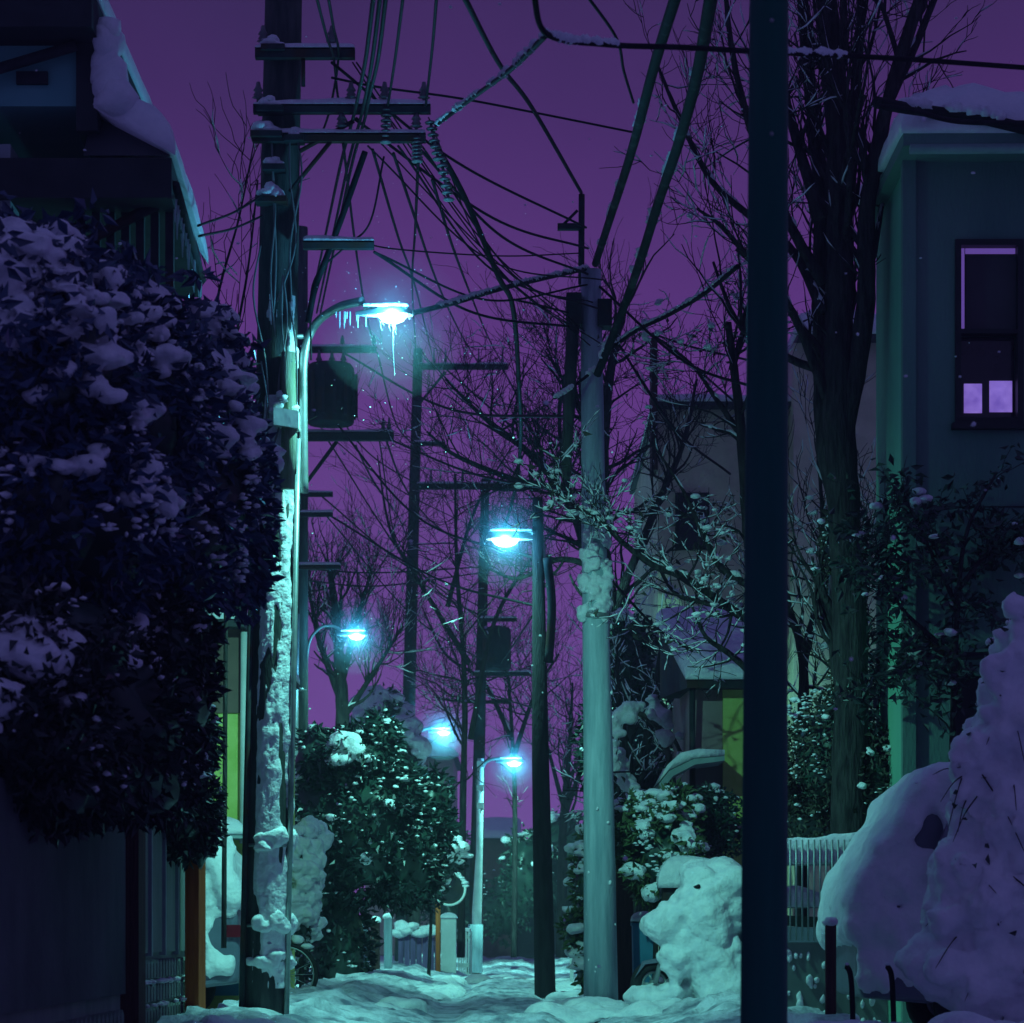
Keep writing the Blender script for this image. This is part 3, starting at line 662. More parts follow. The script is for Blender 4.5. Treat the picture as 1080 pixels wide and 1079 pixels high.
# ------------------------------------------------------------------ left garden wall, gate post, fence, red post
t = thing('garden_wall', 'dark concrete block wall under the snowy hedge with patterned blocks at its foot', 'wall', (-2.2, 14, 0))
b = MB(); b.box(-2.34, -2.16, 8, 15.9, .40, 1.40); b.build('wall_face', M['block'], t)
b = MB(); rg = np.random.default_rng(3); b.box(-2.32, -2.19, 8, 15.9, -.1, .40)
for r_ in range(2):
    for k in range(52):
        y = 8.1 + k * .15; z = .06 + .17 * r_
        b.prism([(y - .055, z - .06), (y + .055, z - .06), (y + .055, z + .05), (y, z + .085), (y - .055, z + .05)], 'x', -2.19, -2.155)
b.build('patterned_block', M['block_lit'], t)
t = thing('gate_post', 'dark narrow gate post between the block wall and the lit fence', 'gate post', (-2.17, 16.2, 0))
b = MB(); b.box(-2.30, -2.10, 16.0, 16.3, -.1, 1.55); b.box(-2.33, -2.07, 15.97, 16.33, 1.55, 1.60); b.build('shaft', M['wood_dark'], t)
b = MB(); b.snow_quad((-2.33, 15.97, 1.6), (-2.07, 15.97, 1.6), (-2.07, 16.33, 1.6), (-2.33, 16.33, 1.6), .1, 8, 8, 2); b.build('snow', M['snow'], t)
t = thing('garden_fence', 'grey-green panel fence lit by the lamp with rows of patterned blocks below', 'fence', (-2.17, 17.6, 0))
for k in range(4):
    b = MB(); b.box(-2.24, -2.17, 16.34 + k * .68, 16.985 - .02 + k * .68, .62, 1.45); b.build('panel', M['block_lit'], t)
for k in range(5):
    b = MB(); b.box(-2.26, -2.15, 16.30 + k * .68, 16.345 + k * .68, .6, 1.5); b.build('upright', M['trim_pale'], t)
b = MB(); b.box(-2.28, -2.19, 16.33, 19.1, -.1, .62)
for r_ in range(4):
    for k in range(19):
        y = 16.42 + k * .145; z = .1 + .14 * r_
        b.prism([(y - .05, z - .05), (y + .05, z - .05), (y + .05, z + .035), (y, z + .06), (y - .05, z + .035)], 'x', -2.19, -2.15)
b.build('patterned_block', M['block_lit'], t)
b = MB(); rg = np.random.default_rng(6); k = 70
b.blobs(np.stack([np.full(k, -2.15), rg.uniform(16.4, 19.1, k), .04 + .14 * rg.integers(0, 4, k) - .015], 1), rg.uniform(.012, .035, k), rg, 1); b.build('snow', M['snow'], t)
t = thing('wooden_post', 'red-brown wooden post standing by the lit fence under the ivy', 'post', (X(206, 18.6), 18.6, 0))
b = MB(); x = X(206, 18.6); ca, sa = math.cos(-.36), math.sin(-.36); b.prism([(x + u * ca - v * sa, 18.6 + u * sa + v * ca) for u, v in ((-.05, -.05), (.05, -.05), (.05, .05), (-.05, .05))], 'z', -.1, 1.30); b.build('shaft', M['wood_red'], t)
b = MB(); b.box(x - .06, x + .06, 18.53, 18.67, 1.30, 1.34); b.build('cap', M['wood_dark'], t)

# ------------------------------------------------------------------ house behind the left pole
Yh = 25.0
t = thing('house', 'house slice with yellow-green wall and pale downpipe left of the snowy pole', 'house', P(200, 1076, Yh))
b = MB(); b.box(-8, X(256, Yh), Yh, Yh + 6, 0, Z(752, Yh)); b.build('lower_wall', M['wall_ygreen'], t)
b = MB(); b.box(-8, X(256, Yh), Yh - .02, Yh + 6, Z(752, Yh), Z(664, Yh)); b.build('upper_wall', M['wall_brown'], t)
b = MB(); b.box(-8, X(260, Yh), Yh - .25, Yh + 6.2, Z(664, Yh), Z(656, Yh)); rf = b.build('roof', M['roof'], t)
b = MB(); b.snow_quad((-8, Yh - .25, Z(656, Yh)), (X(261, Yh), Yh - .25, Z(656, Yh)), (X(261, Yh), Yh + 6.2, Z(656, Yh)), (-8, Yh + 6.2, Z(656, Yh)), .17, 30, 20, 3); b.build('snow', M['snow_soft'], rf)
b = MB(); b.tube([P(259, 668, Yh) + (0, -.1, 0), P(258, 890, Yh) + (0, -.1, 0)], .035, 8); b.build('downpipe', M['white_paint'], t)
b = MB(); b.box(-8, X(262, Yh), Yh - .5, Yh - .02, Z(886, Yh), Z(880, Yh)); cp = b.build('canopy', M['trim_pale'], t)
b = MB(); b.snow_quad((-8, Yh - .52, Z(880, Yh)), (X(263, Yh), Yh - .52, Z(880, Yh)), (X(263, Yh), Yh - .03, Z(880, Yh)), (-8, Yh - .03, Z(880, Yh)), .13, 30, 8, 9); b.build('snow', M['snow_soft'], cp)
b = MB(); b.box(X(215, Yh), X(252, Yh), Yh - .04, Yh, Z(1050, Yh), Z(900, Yh)); d = b.build('door', M['plastic_blue'], t)
b = MB(); b.box(X(226, Yh), X(240, Yh), Yh - .05, Yh - .02, Z(1000, Yh), Z(915, Yh)); b.build('pane', M['glass_dark'], d)

# ------------------------------------------------------------------ right house with lavender window
t = thing('house', 'teal rendered house at the right edge with lavender-lit window and snowy roof', 'house', (4.5, 22, 0))
xc, y0, y1 = X(958, 21.5), 21.5, 23.4
zt = Z(168, 21.5)
wx0, wx1 = X(1007, 21.5), X(1079, 21.5); wz0, wz1 = Z(447, 21.5), Z(253, 21.5)
dx0, dx1, dz1 = X(1003, 21.5), X(1046, 21.5), Z(712, 21.5)
b = MB()                                                        # front wall built round its openings
for a0, a1, c0, c1 in ((xc, wx0, wz0, wz1), (wx1, 10, wz0, wz1), (xc, 10, wz1, zt), (xc, 10, dz1, wz0), (xc, dx0, 0, dz1), (dx1, 10, 0, dz1)):
    b.box(a0, a1, y0, y0 + .16, c0, c1)
b.build('wall', M['wall_shaded'], t)
b = MB(); b.box(xc, xc + .16, y0 + .16, y1, 0, zt); b.box(xc + .16, 10, y1 - .16, y1, 0, zt); b.build('side_wall', M['wall_lit'], t)
b = MB()
for z in (1.55, 2.75, 3.95): b.box(xc + .06, 10, y0 - .006, y0 - .001, z, z + .012)
for x in (xc + 1.9, xc + 3.7): b.box(x, x + .012, y0 - .008, y0 - .002, 0, 4.3)
b.build('panel_joint', M['soffit'], t)
b = MB(); b.box(xc - .05, xc + .05, y0 - .05, y0 + .05, 0, zt - .01); b.build('corner_bead', M['wall_shaded'], t)
f = MB(); fw = .045
f.box(wx0, wx0 + fw, y0 - .03, y0 + .1, wz0, wz1); f.box(wx1 - fw, wx1, y0 - .03, y0 + .1, wz0, wz1)
f.box(wx0 + fw, wx1 - fw, y0 - .03, y0 + .1, wz1 - fw, wz1); f.box(wx0 + fw, wx1 - fw, y0 - .03, y0 + .1, wz0, wz0 + fw)
zm = Z(350, 21.5); f.box(wx0 + fw, wx1 - fw, y0 - .02, y0 + .1, zm - .015, zm + .02); win = f.build('window', M['frame_black'], t)
b = MB(); b.box(X(1020, 21.5), wx1 - fw, y0 + .06, y0 + .07, zm + .02, Z(266, 21.5)); b.build('blind', M['blind'], win)
b = MB(); b.box(wx0 + fw, wx1 - fw, y0 + .12, y0 + .13, wz0 + fw, zm - .015); b.build('pane', M['glass_dark'], win)
b = MB(); b.box(wx0 + fw, X(1019, 21.5), y0 + .08, y0 + .09, zm + .02, wz1 - fw); b.box(X(1020, 21.5), wx1 - fw, y0 + .08, y0 + .09, Z(265, 21.5), wz1 - fw); b.build('curtain_gap', M['lit_strip'], win)
b = MB(); b.box(X(1019, 21.5), X(1038, 21.5), y0 + .10, y0 + .11, Z(433, 21.5), Z(402, 21.5)); b.build('lit_pane', M['lit_lavender'], win)
b = MB(); b.box(X(1046, 21.5), X(1070, 21.5), y0 + .10, y0 + .11, Z(432, 21.5), Z(399, 21.5)); b.build('lit_pane', M['lit_lavender'], win)
b = MB(); b.box(wx0 - .03, wx1 + .03, y0 - .09, y0 - .005, wz0 - .05, wz0 - .005); b.build('sill', M['frame_black'], t)
b = MB(); b.box(dx0 + .002, dx1 - .002, y0 + .1, y0 + .14, 0, dz1 - .002); b.build('door', M['frame_black'], t)
b = MB(); b.prism([(xc - .10, zt - .02), (10, zt - .02), (10, zt + .10), (xc - .10, zt + .08)], 'y', y0 - .45, y1 + .3); rf = b.build('roof', M['wall_shaded'], t)
b = MB(); b.snow_quad((xc - .12, y0 - .48, zt + .08), (10, y0 - .48, zt + .10), (10, y1 + .3, zt + .26), (xc - .12, y1 + .3, zt + .22), .32, 60, 20, 14, rnd=.25); b.build('snow', M['snow_soft'], rf)
b = MB(); b.tube([(xc - .05, y0 - .43, zt - .04), (10, y0 - .43, zt + .0)], .04, 8); b.build('gutter', M['trim_pale'], t)
b = MB(); b.tube(spline([P(958, 655, 21.3), P(990, 685, 21.3), P(1020, 692, 21.3), P(1075, 690, 21.3), P(1120, 700, 21.3)], 6), .03, 8); b.build('hose', M['iron'], t)

# ------------------------------------------------------------------ house D behind the pale pole and right trees
Yd = 36.0
t = thing('house', 'tan stucco house with a flat snow-edged roof behind the pale pole', 'house', (X(760, Yd), Yd, 0))
b = MB(); b.box(X(694, Yd), X(832, Yd), Yd, Yd + 7, 0, Z(432, Yd)); b.build('wall', M['wall_grey'], t)
b = MB(); b.box(X(832, Yd), 8, Yd - .6, Yd + 7, 0, Z(372, Yd)); b.build('wing_wall', M['wall_grey'], t)
zr = Z(432, Yd)
b = MB(); b.box(X(688, Yd), X(833, Yd), Yd - .3, Yd + 7, zr, Z(427, Yd)); rf = b.build('roof', M['roof'], t)
b = MB(); b.snow_quad((X(687, Yd), Yd - .33, Z(427, Yd)), (X(833, Yd), Yd - .33, Z(427, Yd)), (X(833, Yd), Yd + 7, Z(427, Yd)), (X(687, Yd), Yd + 7, Z(427, Yd)), .10, 30, 20, 6, rnd=.12); b.build('snow', M['snow_soft'], rf)
b = MB(); b.box(X(834, Yd), 8, Yd - .85, Yd + 7, Z(372, Yd), Z(366, Yd)); rf = b.build('wing_roof', M['roof'], t)
b = MB(); b.snow_quad((X(833, Yd), Yd - .9, Z(366, Yd)), (8, Yd - .9, Z(366, Yd)), (8, Yd + 7, Z(366, Yd)), (X(833, Yd), Yd + 7, Z(366, Yd)), .3, 30, 20, 2); b.build('snow', M['snow_soft'], rf)
b = MB(); b.box(X(686, Yd), X(692, Yd), Yd - .35, Yd + .2, Z(500, Yd), Z(362, Yd)); b.build('chimney', M['wood_dark'], t)
for px, py in ((712, 520), (865, 545)):
    f = MB(); x0, x1, z0, z1 = X(px, Yd), X(px + 36, Yd), Z(py + 60, Yd), Z(py, Yd); yy = Yd if px < 800 else Yd - .6
    f.box(x0, x1, yy - .04, yy - .005, z1 - .04, z1); f.box(x0, x1, yy - .04, yy - .005, z0, z0 + .04); f.box(x0, x0 + .04, yy - .04, yy - .005, z0 + .04, z1 - .04); f.box(x1 - .04, x1, yy - .04, yy - .005, z0 + .04, z1 - .04)
    wn = f.build('window', M['frame_black'], t); b = MB(); b.box(x0 + .04, x1 - .04, yy - .02, yy - .008, z0 + .04, z1 - .04); b.build('pane', M['glass_dark'], wn)

# ------------------------------------------------------------------ porch house E
Ye = 28.0
t = thing('porch', 'brown porch with cyan-lit snow on its sloping roof and a yellow-green pillar', 'porch', (X(748, Ye), Ye, 0))
b = MB(); b.box(X(727, Ye), X(762, Ye), Ye, Ye + 3, 0, Z(715, Ye)); b.build('wall', M['wall_pink'], t)
b = MB(); b.box(X(762, Ye), X(790, Ye), Ye - .08, Ye + 2.9, 0, Z(722, Ye)); b.build('pillar', M['wall_ygreen'], t)
zr = Z(712, Ye)
b = MB(); b.add([(X(722, Ye), Ye - .4, zr - .08), (X(802, Ye), Ye - .4, zr - .08), (X(802, Ye), Ye + 1.6, zr + .7), (X(705, Ye), Ye + 1.6, zr + .7), (X(722, Ye), Ye - .4, zr - .16), (X(802, Ye), Ye - .4, zr - .16), (X(802, Ye), Ye + 1.6, zr - .1), (X(705, Ye), Ye + 1.6, zr - .1)],
      [(0, 1, 2, 3), (0, 4, 5, 1), (0, 3, 7, 4), (1, 5, 6, 2), (4, 7, 6, 5), (2, 6, 7, 3)]); rf = b.build('roof', M['iron'], t)
b = MB(); b.snow_quad((X(720, Ye), Ye - .45, zr - .07), (X(804, Ye), Ye - .45, zr - .07), (X(804, Ye), Ye + 1.6, zr + .72), (X(700, Ye), Ye + 1.6, zr + .72), .16, 26, 22, 21, rnd=.15, wob=.3); b.build('snow', M['snow'], rf)
b = MB(); b.tube([P(728, 722, Ye) + (0, -.3, 0), P(730, 905, Ye) + (0, -.1, 0)], .03, 8); b.build('downpipe', M['iron'], t)
b = MB(); aw = [(X(690, Ye), Z(832, Ye)), (X(700, Ye), Z(818, Ye)), (X(725, Ye), Z(806, Ye)), (X(757, Ye), Z(803, Ye)), (X(757, Ye), Z(808, Ye)), (X(727, Ye), Z(812, Ye)), (X(704, Ye), Z(824, Ye)), (X(694, Ye), Z(838, Ye))]
b.prism(aw, 'y', Ye - .9, Ye - .01); aw_ = b.build('awning', M['trim_pale'], t)
b = MB(); pts = [(X(689, Ye), Z(831, Ye)), (X(699, Ye), Z(812, Ye)), (X(712, Ye), Z(800, Ye)), (X(730, Ye), Z(796, Ye)), (X(757, Ye), Z(797, Ye)), (X(757, Ye), Z(802.5, Ye)), (X(725, Ye), Z(805.5, Ye)), (X(700, Ye), Z(817.5, Ye))]
b.prism(pts, 'y', Ye - .92, Ye - .03, True); b.build('snow', M['snow'], aw_)

t = thing('gate_post', 'red-brown wooden gate post right behind the pale pole', 'gate post', (X(662, 27), 27, 0))
b = MB(); b.box(X(650, 27), X(668, 27), 27, 27.15, -.1, Z(905, 27)); b.build('shaft', M['wood_dark'], t)
b = MB(); b.snow_quad((X(649, 27), 26.98, Z(905, 27)), (X(669, 27), 26.98, Z(905, 27)), (X(669, 27), 27.17, Z(905, 27)), (X(649, 27), 27.17, Z(905, 27)), .09, 8, 8, 2); b.build('snow', M['snow'], t)
t = thing('recycling_bin', 'blue plastic bin with a snow lid between the gate post and scooter', 'bin', (X(677, 26.6), 26.6, 0))
b = MB(); x = X(678, 26.6); b.add([(x - .085, 26.45, 0), (x + .085, 26.45, 0), (x + .085, 26.75, 0), (x - .085, 26.75, 0), (x - .1, 26.43, .8), (x + .1, 26.43, .8), (x + .1, 26.77, .8), (x - .1, 26.77, .8)], [(0, 3, 2, 1), (4, 5, 6, 7), (0, 1, 5, 4), (1, 2, 6, 5), (2, 3, 7, 6), (3, 0, 4, 7)]); b.build('body', M['plastic_blue'], t)
b = MB(); b.box(x - .11, x + .11, 26.42, 26.78, .80, .84); b.build('lid', M['plastic_blue'], t)
b = MB(); b.snow_quad((x - .11, 26.42, .84), (x + .11, 26.42, .84), (x + .11, 26.78, .84), (x - .11, 26.78, .84), .1, 8, 8, 5); b.build('snow', M['snow'], t)

# mailbox unit with its thick cushion of snow
t = thing('mailbox_stand', 'boxy mailbox stand under a thick rounded snow cushion above the scooter', 'mailbox', (X(735, 25.6), 25.6, 0))
Yq = 25.4
b = MB(); b.box(X(699, Yq), X(768, Yq), Yq, Yq + .35, Z(955, Yq), Z(934, Yq)); b.build('box', M['iron'], t)
for p0 in (702, 755):
    b = MB(); b.box(X(p0, Yq), X(p0 + 10, Yq), Yq + .1, Yq + .2, 0, Z(955, Yq)); b.build('leg', M['iron'], t)
b = MB(); b.snow_quad((X(694, Yq), Yq - .06, Z(935, Yq)), (X(774, Yq), Yq - .06, Z(935, Yq)), (X(774, Yq), Yq + .4, Z(935, Yq)), (X(694, Yq), Yq + .4, Z(935, Yq)), .25, 26, 16, 8, rnd=.17, wob=.2); b.build('snow', M['snow'], t)

# ------------------------------------------------------------------ snow-covered scooter
Ys = 24.4
def sp(px, py, dy=0): return P(px, py, Ys) + (0, dy, 0)
t = thing('motor_scooter', 'parked motor scooter buried in cyan-lit snow, front wheel to the left', 'scooter', (X(725, Ys), Ys, 0))
cx, cz = X(690, Ys), .21
b = MB(); b.torus((cx, Ys, cz), .155, .05, 'y'); wh = b.build('wheel', M['tyre'], t)
b = MB(); b.torus((cx, Ys, cz), .10, .015, 'y', 24, 6); b.lathe([(.04, -.03), (.04, .03)], (cx, Ys, cz), 12)
for k in range(6):
    a = k * 1.047; b.tube([(cx, Ys, cz), (cx + .1 * math.cos(a), Ys, cz + .1 * math.sin(a))], .009, 5)
b.build('rim', M['steel'], wh)
xr = cx + 1.18
b = MB(); b.torus((xr, Ys, cz), .155, .055, 'y'); b.lathe([(.08, -.03), (.08, .03)], (xr, Ys, cz), 12); b.build('wheel', M['tyre'], t)
b = MB(); b.tube([(cx, Ys - .08, cz), (cx + .10, Ys - .07, .55), (cx + .22, Ys, .92)], [.022, .026, .03], 8); b.tube([(cx, Ys + .08, cz), (cx + .10, Ys + .07, .55), (cx + .22, Ys, .92)], [.022, .026, .03], 8); b.build('fork', M['steel'], t)
b = MB(); b.prism([(cx + .16, .42), (cx + .22, .40), (cx + .36, .95), (cx + .24, 1.0)], 'y', Ys - .18, Ys + .18); b.prism([(cx + .2, .30), (cx + .75, .28), (cx + .75, .36), (cx + .2, .38)], 'y', Ys - .17, Ys + .17); b.prism([(cx + .68, .3), (cx + 1.45, .45), (cx + 1.5, .68), (cx + .8, .72), (cx + .72, .5)], 'y', Ys - .15, Ys + .15); b.build('body', M['car_paint'], t)
b = MB(); b.prism([(cx + .76, .725), (cx + 1.42, .69), (cx + 1.4, .78), (cx + .8, .81)], 'y', Ys - .13, Ys + .13); b.build('seat', M['rubber'], t)
b = MB(); b.tube(spline([(cx + .36, Ys - .34, 1.04), (cx + .28, Ys - .18, 1.0), (cx + .26, Ys, .97), (cx + .28, Ys + .18, 1.0), (cx + .36, Ys + .34, 1.04)], 5), .018, 8); b.build('handlebar', M['rubber'], t)
b = MB(); V_, F_ = ico(3); b.add(V_ * (.06, .09, .08) + np.array((cx + .17, Ys, .88)), F_, True); b.build('headlight', M['lens'], t)
b = MB(); b.prism([(cx - .17, cz + .05), (cx - .1, cz + .19), (cx + .08, cz + .23), (cx + .15, cz + .12), (cx + .10, cz + .19), (cx - .08, cz + .165)], 'y', Ys - .07, Ys + .07); b.build('mudguard', M['car_paint'], t)
b = MB(); rg = np.random.default_rng(77)
cs, ss = [], []
def put(px, py, s, n=1, j=5):
    for _ in range(n):
        cs.append(sp(px + rg.uniform(-j, j), py + rg.uniform(-j, j), rg.uniform(-.2, .1))); ss.append(s * rg.uniform(.8, 1.2))
for u in np.linspace(0, 1, 34): put(690 + 78 * u, 988 - 46 * u, .10 + .03 * u, 4, 4)          # sloping cover from nose to bars
for u in np.linspace(0, 1, 12): put(700 + 30 * u, 985 + 25 * u, .13, 2, 8)
for u in np.linspace(0, 1, 26): put(744 + 10 * u, 965 + 95 * u, .15, 4, 6)
for u in np.linspace(0, 1, 8): put(765, 940 + 120 * u, .15, 2, 8)
for u in np.linspace(0, 1, 8): put(706 + 8 * u, 1020 + 45 * u, .07, 2, 5)
for u in np.linspace(0, 1, 9): put(672 + 40 * u, 1062, .09, 2, 4)
put(735, 937, .10, 16, 6); put(723, 1026, .11, 16, 7); put(732, 1000, .13, 10, 8)
b.blobs(cs, ss, rg, 3, .10, .9); o = b.build('snow', M['snow'], t)
md = o.modifiers.new('melt', 'REMESH'); md.mode = 'VOXEL'; md.voxel_size = .022; md.use_smooth_shade = True
t.location.z += .09
tx = bpy.data.textures.new('scooter_lumps', 'CLOUDS'); tx.noise_scale = .07; tx.noise_depth = 4
d = o.modifiers.new('lumps', 'DISPLACE'); sm_ = o.modifiers.new('soft', 'SMOOTH'); sm_.iterations = 4; sm_.factor = .5; d.texture = tx; d.strength = .05; d.texture_coords = 'GLOBAL'

# ------------------------------------------------------------------ snowed-in car, seen from its side, nose towards the lane
def car(name, label, nose, Yc, parent_cat='car', scale=1.0, flip=False, snow_t=.11, seed=1, tall=1.72):
    x0 = nose; W = 1.46; d = -1 if flip else 1
    t = thing(name, label, parent_cat, (x0 + d * 1.7, Yc, 0))
    y0, y1 = Yc, Yc + W
    prof = [(0, .32), (-.03, .5), (-.02, .82), (.03, .98), (.09, 1.06), (.2, 1.28), (.44, tall - .06), (.62, tall), (2.5, tall), (2.95, tall - .05), (3.22, 1.05), (3.3, .9), (3.33, .5), (3.3, .32), (2.98, .28), (2.9, .46), (2.72, .56), (2.54, .46), (2.46, .28), (1.0, .28), (.92, .46), (.74, .56), (.56, .46), (.48, .28)]
    pr = [(x0 + d * u, z) for u, z in prof]
    b = MB()
    if not flip: b.prism(pr, 'y', y0, y1)
    else: b.prism(pr[::-1], 'y', y0, y1)
    body = b.build('body', M['car_paint'], t)
    bv = body.modifiers.new('round', 'BEVEL'); bv.width = .05; bv.segments = 3; bv.limit_method = 'ANGLE'
    for u in (.74, 2.72):
        for y in (y0 + .09, y1 - .09):
            b = MB(); b.torus((x0 + d * u, y, .27), .19, .075, 'y'); wl = b.build('wheel', M['tyre'], t)
            b = MB(); b.torus((x0 + d * u, y, .27), .12, .03, 'y', 20, 6); b.tube([(x0 + d * u, y - .02, .27), (x0 + d * u, y + .02, .27)], .11, 14); b.build('rim', M['steel'], wl)
    for pg in ([(.42, 1.06), (.46, 1.22), (.55, tall - .26), (.78, tall - .23), (.78, 1.06)], [(.9, 1.06), (.9, tall - .14), (1.62, tall - .12), (1.62, 1.06)], [(1.70, 1.06), (1.70, tall - .12), (2.42, tall - .12), (2.5, 1.06)]):
        b = MB(); q = [(x0 + d * u, z) for u, z in pg]; b.prism(q[::-1] if flip else q, 'y', y0 - (.088 if pg[0][0] < .5 else .008), y0 + .02); b.build('side_window', M['frosted_glass'], t)
    b = MB(); b.prism([(x0 + d * 1.64, .38), (x0 + d * 1.68, .38), (x0 + d * 1.68, 1.04), (x0 + d * 1.64, 1.04)], 'y', y0 - .004, y0 + .01); b.build('door_seam', M['rubber'], t)
    b = MB(); b.box(min(x0 + d * 1.36, x0 + d * 1.54), max(x0 + d * 1.36, x0 + d * 1.54), y0 - .012, y0 - .004, .92, .96); b.build('door_handle', M['rubber'], t)
    b = MB(); q = [(.10, 1.10), (.12, 1.10), (.43, tall - .12), (.41, tall - .10)]; b.prism([(x0 + d * u, z) for u, z in q], 'y', y0 + .12, y1 - .12); b.build('windscreen', M['glass_dark'], t)
    for y in (y0 + .2, y1 - .2):
        b = MB(); V_, F_ = ico(3); b.add(V_ * (.07, .13, .09) + np.array((x0 + d * .06, y, .76)), F_, True); b.build('headlight', M['lens'], t)
    b = MB(); b.box(x0 + 3.20, x0 + 3.355, y0 - .03, y0 + .3, .70, .80); b.build('tail_light', M['car_red'], t)
    # snow: roof, windscreen and bonnet cover
    rg = np.random.default_rng(seed); cs = []; ss = []
    path = spline([(-.03, .75), (-.01, .95), (.06, 1.08), (.2, 1.32), (.42, tall - .06), (.66, tall + .01), (1.2, tall + .02), (2.4, tall + .02), (3.0, tall - .06), (3.25, 1.02)], 8)
    for u, z in path:
        for y in np.linspace(y0 + .0, y1 - .02, 11):
            cs.append((x0 + d * u, y, z + rg.uniform(-.02, .02))); ss.append((snow_t * rg.uniform(.8, 1.1),) * 3)
    for _ in range(620):                                          # snow plastered on the near flank
        u = rg.uniform(.0, 3.25); z = rg.uniform(.42, tall)
        if z > 1.0 and u < (z - 1.0) * .55: continue
        if 1.06 < z < tall - .24 and (.96 < u < 1.60 or 1.70 < u < 2.42): continue
        if u > 3.12 and .6 < z < .9: continue
        if z < .62 and (abs(u - .74) < .30 or abs(u - 2.72) < .30): continue
        s_ = rg.uniform(.05, .10); cs.append((x0 + d * u, y0 + .01, z)); ss.append((s_, .045 * rg.uniform(.7, 1.3), s_))
    b = MB(); b.blobs(cs, ss, rg, 2, .15); o = b.build('snow', M['snow_soft'], t)
    md = o.modifiers.new('melt', 'REMESH'); md.mode = 'VOXEL'; md.voxel_size = .03; md.use_smooth_shade = True
    tx = bpy.data.textures.new('car_lumps', 'CLOUDS'); tx.noise_scale = .3; tx.noise_depth = 4
    dm = o.modifiers.new('lumps', 'DISPLACE'); dm.texture = tx; dm.strength = .07; dm.texture_coords = 'GLOBAL'
    sm_ = o.modifiers.new('soft', 'SMOOTH'); sm_.iterations = 3; sm_.factor = .5
    return t
car('parked_car', 'small car buried under purple snow in front of the teal house', X(908, 18.2), 18.2, seed=3)
car('parked_car', 'snow-covered car tail seen in the gap between the wooden post and the snowy pole', X(254, 23.2) - 3.33, 23.2, seed=5, tall=1.5)

# railing, wall and posts on the right
Yf = 20.4
t = thing('railing', 'metal railing with snow on both rails and thin vertical bars beside the black pole', 'railing', (X(870, Yf), Yf, 0))
xa, xb = X(800, Yf), X(935, Yf)
for py in (910, 955):
    b = MB(); z = Z(py, Yf); b.box(xa, xb, Yf - .03, Yf + .03, z - .02, z + .02); r_ = b.build('rail', M['steel'], t)
    b = MB(); b.snow_quad((xa, Yf - .06, z + .0), (xb, Yf - .06, z + .0), (xb, Yf + .06, z + .0), (xa, Yf + .06, z + .0), .19 if py < 930 else .15, 90, 6, py, rnd=.05, wob=.5); b.build('snow', M['snow'], r_)
b = MB()
for px in np.arange(801, 936, 6.3):
    b.tube([(X(px, Yf), Yf - .07, Z(992, Yf)), (X(px, Yf), Yf - .07, Z(886, Yf))], .0075, 6)
bars = b.build('bars', M['steel'], t)
t = thing('low_wall', 'low stone wall under the snowy railing beside the black pole', 'wall', (X(870, Yf), Yf, 0))
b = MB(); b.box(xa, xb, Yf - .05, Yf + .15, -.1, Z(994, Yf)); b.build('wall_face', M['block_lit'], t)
rg = np.random.default_rng(5); k = 50; b = MB()
b.blobs(np.stack([rg.uniform(xa, xb, k), np.full(k, Yf - .05), rg.uniform(.05, .6, k)], 1), rg.uniform(.01, .026, k), rg, 2, flat=1.5); b.build('snow', M['snow'], t)
t = thing('gate_post', 'thin dark brown post between the railing and the buried car', 'post', (X(876, 18.0), 18.0, 0))
b = MB(); x = X(876, 18.0); b.box(x - .033, x + .033, 17.97, 18.03, -.1, Z(975, 18)); b.build('shaft', M['wood_dark'], t)
b = MB(); b.blobs([(x, 18.0, Z(973, 18))], [.05], rg, 2); b.build('snow', M['snow'], t)
for lab, px, top in (('dark curved plant hoop standing nearest the car nose', 892, 1018), ('dark curved plant hoop between the other two by the car', 935, 1018), ('dark curved plant hoop in front of the car door', 994, 1026)):
    Yp = 16.3; t = thing('plant_hoop', lab, 'garden hoop', (X(px, Yp), Yp, 0), 'plant hoops in the snow by the car')
    b = MB(); b.tube(spline([P(px, top, Yp), P(px + 5, top + 10, Yp), P(px + 7, top + 40, Yp), P(px + 8, top + 90, Yp)], 6), [.004] + [.016] * 18, 8); b.build('hoop', M['rubber'], t)
    b = MB(); b.blobs([P(px + 1, top - 1, Yp)], [.018], rg, 1); b.build('snow', M['snow'], t)

# ------------------------------------------------------------------ far end of the lane
t = thing('house', 'distant dark purple house closing the lane, dim reddish wall at left', 'house', (0, 78, 0))
Yz = 80.0
b = MB(); b.box(X(508, Yz), X(545, Yz), Yz, Yz + 6, 0, Z(885, Yz)); b.build('wall', M['wall_brown'], t)
b = MB(); b.box(X(545, Yz), X(690, Yz), Yz + .5, Yz + 8, 0, Z(908, Yz)); b.build('wing_wall', M['wall_dark'], t)
b = MB(); b.add([(X(500, Yz), Yz - .4, Z(885, Yz)), (X(550, Yz), Yz - .4, Z(885, Yz)), (X(550, Yz), Yz + 6, Z(885, Yz)), (X(500, Yz), Yz + 6, Z(885, Yz)), (X(500, Yz), Yz + 3, Z(865, Yz)), (X(550, Yz), Yz + 3, Z(865, Yz))], [(0, 1, 5, 4), (2, 3, 4, 5), (0, 4, 3), (1, 2, 5), (0, 3, 2, 1)]); rf = b.build('roof', M['roof'], t)
b = MB(); b.snow_quad((X(500, Yz), Yz - .4, Z(884, Yz)), (X(550, Yz), Yz - .4, Z(884, Yz)), (X(550, Yz), Yz + 3, Z(864, Yz)), (X(500, Yz), Yz + 3, Z(864, Yz)), .2, 12, 12, 2); b.build('snow', M['snow_soft'], rf)
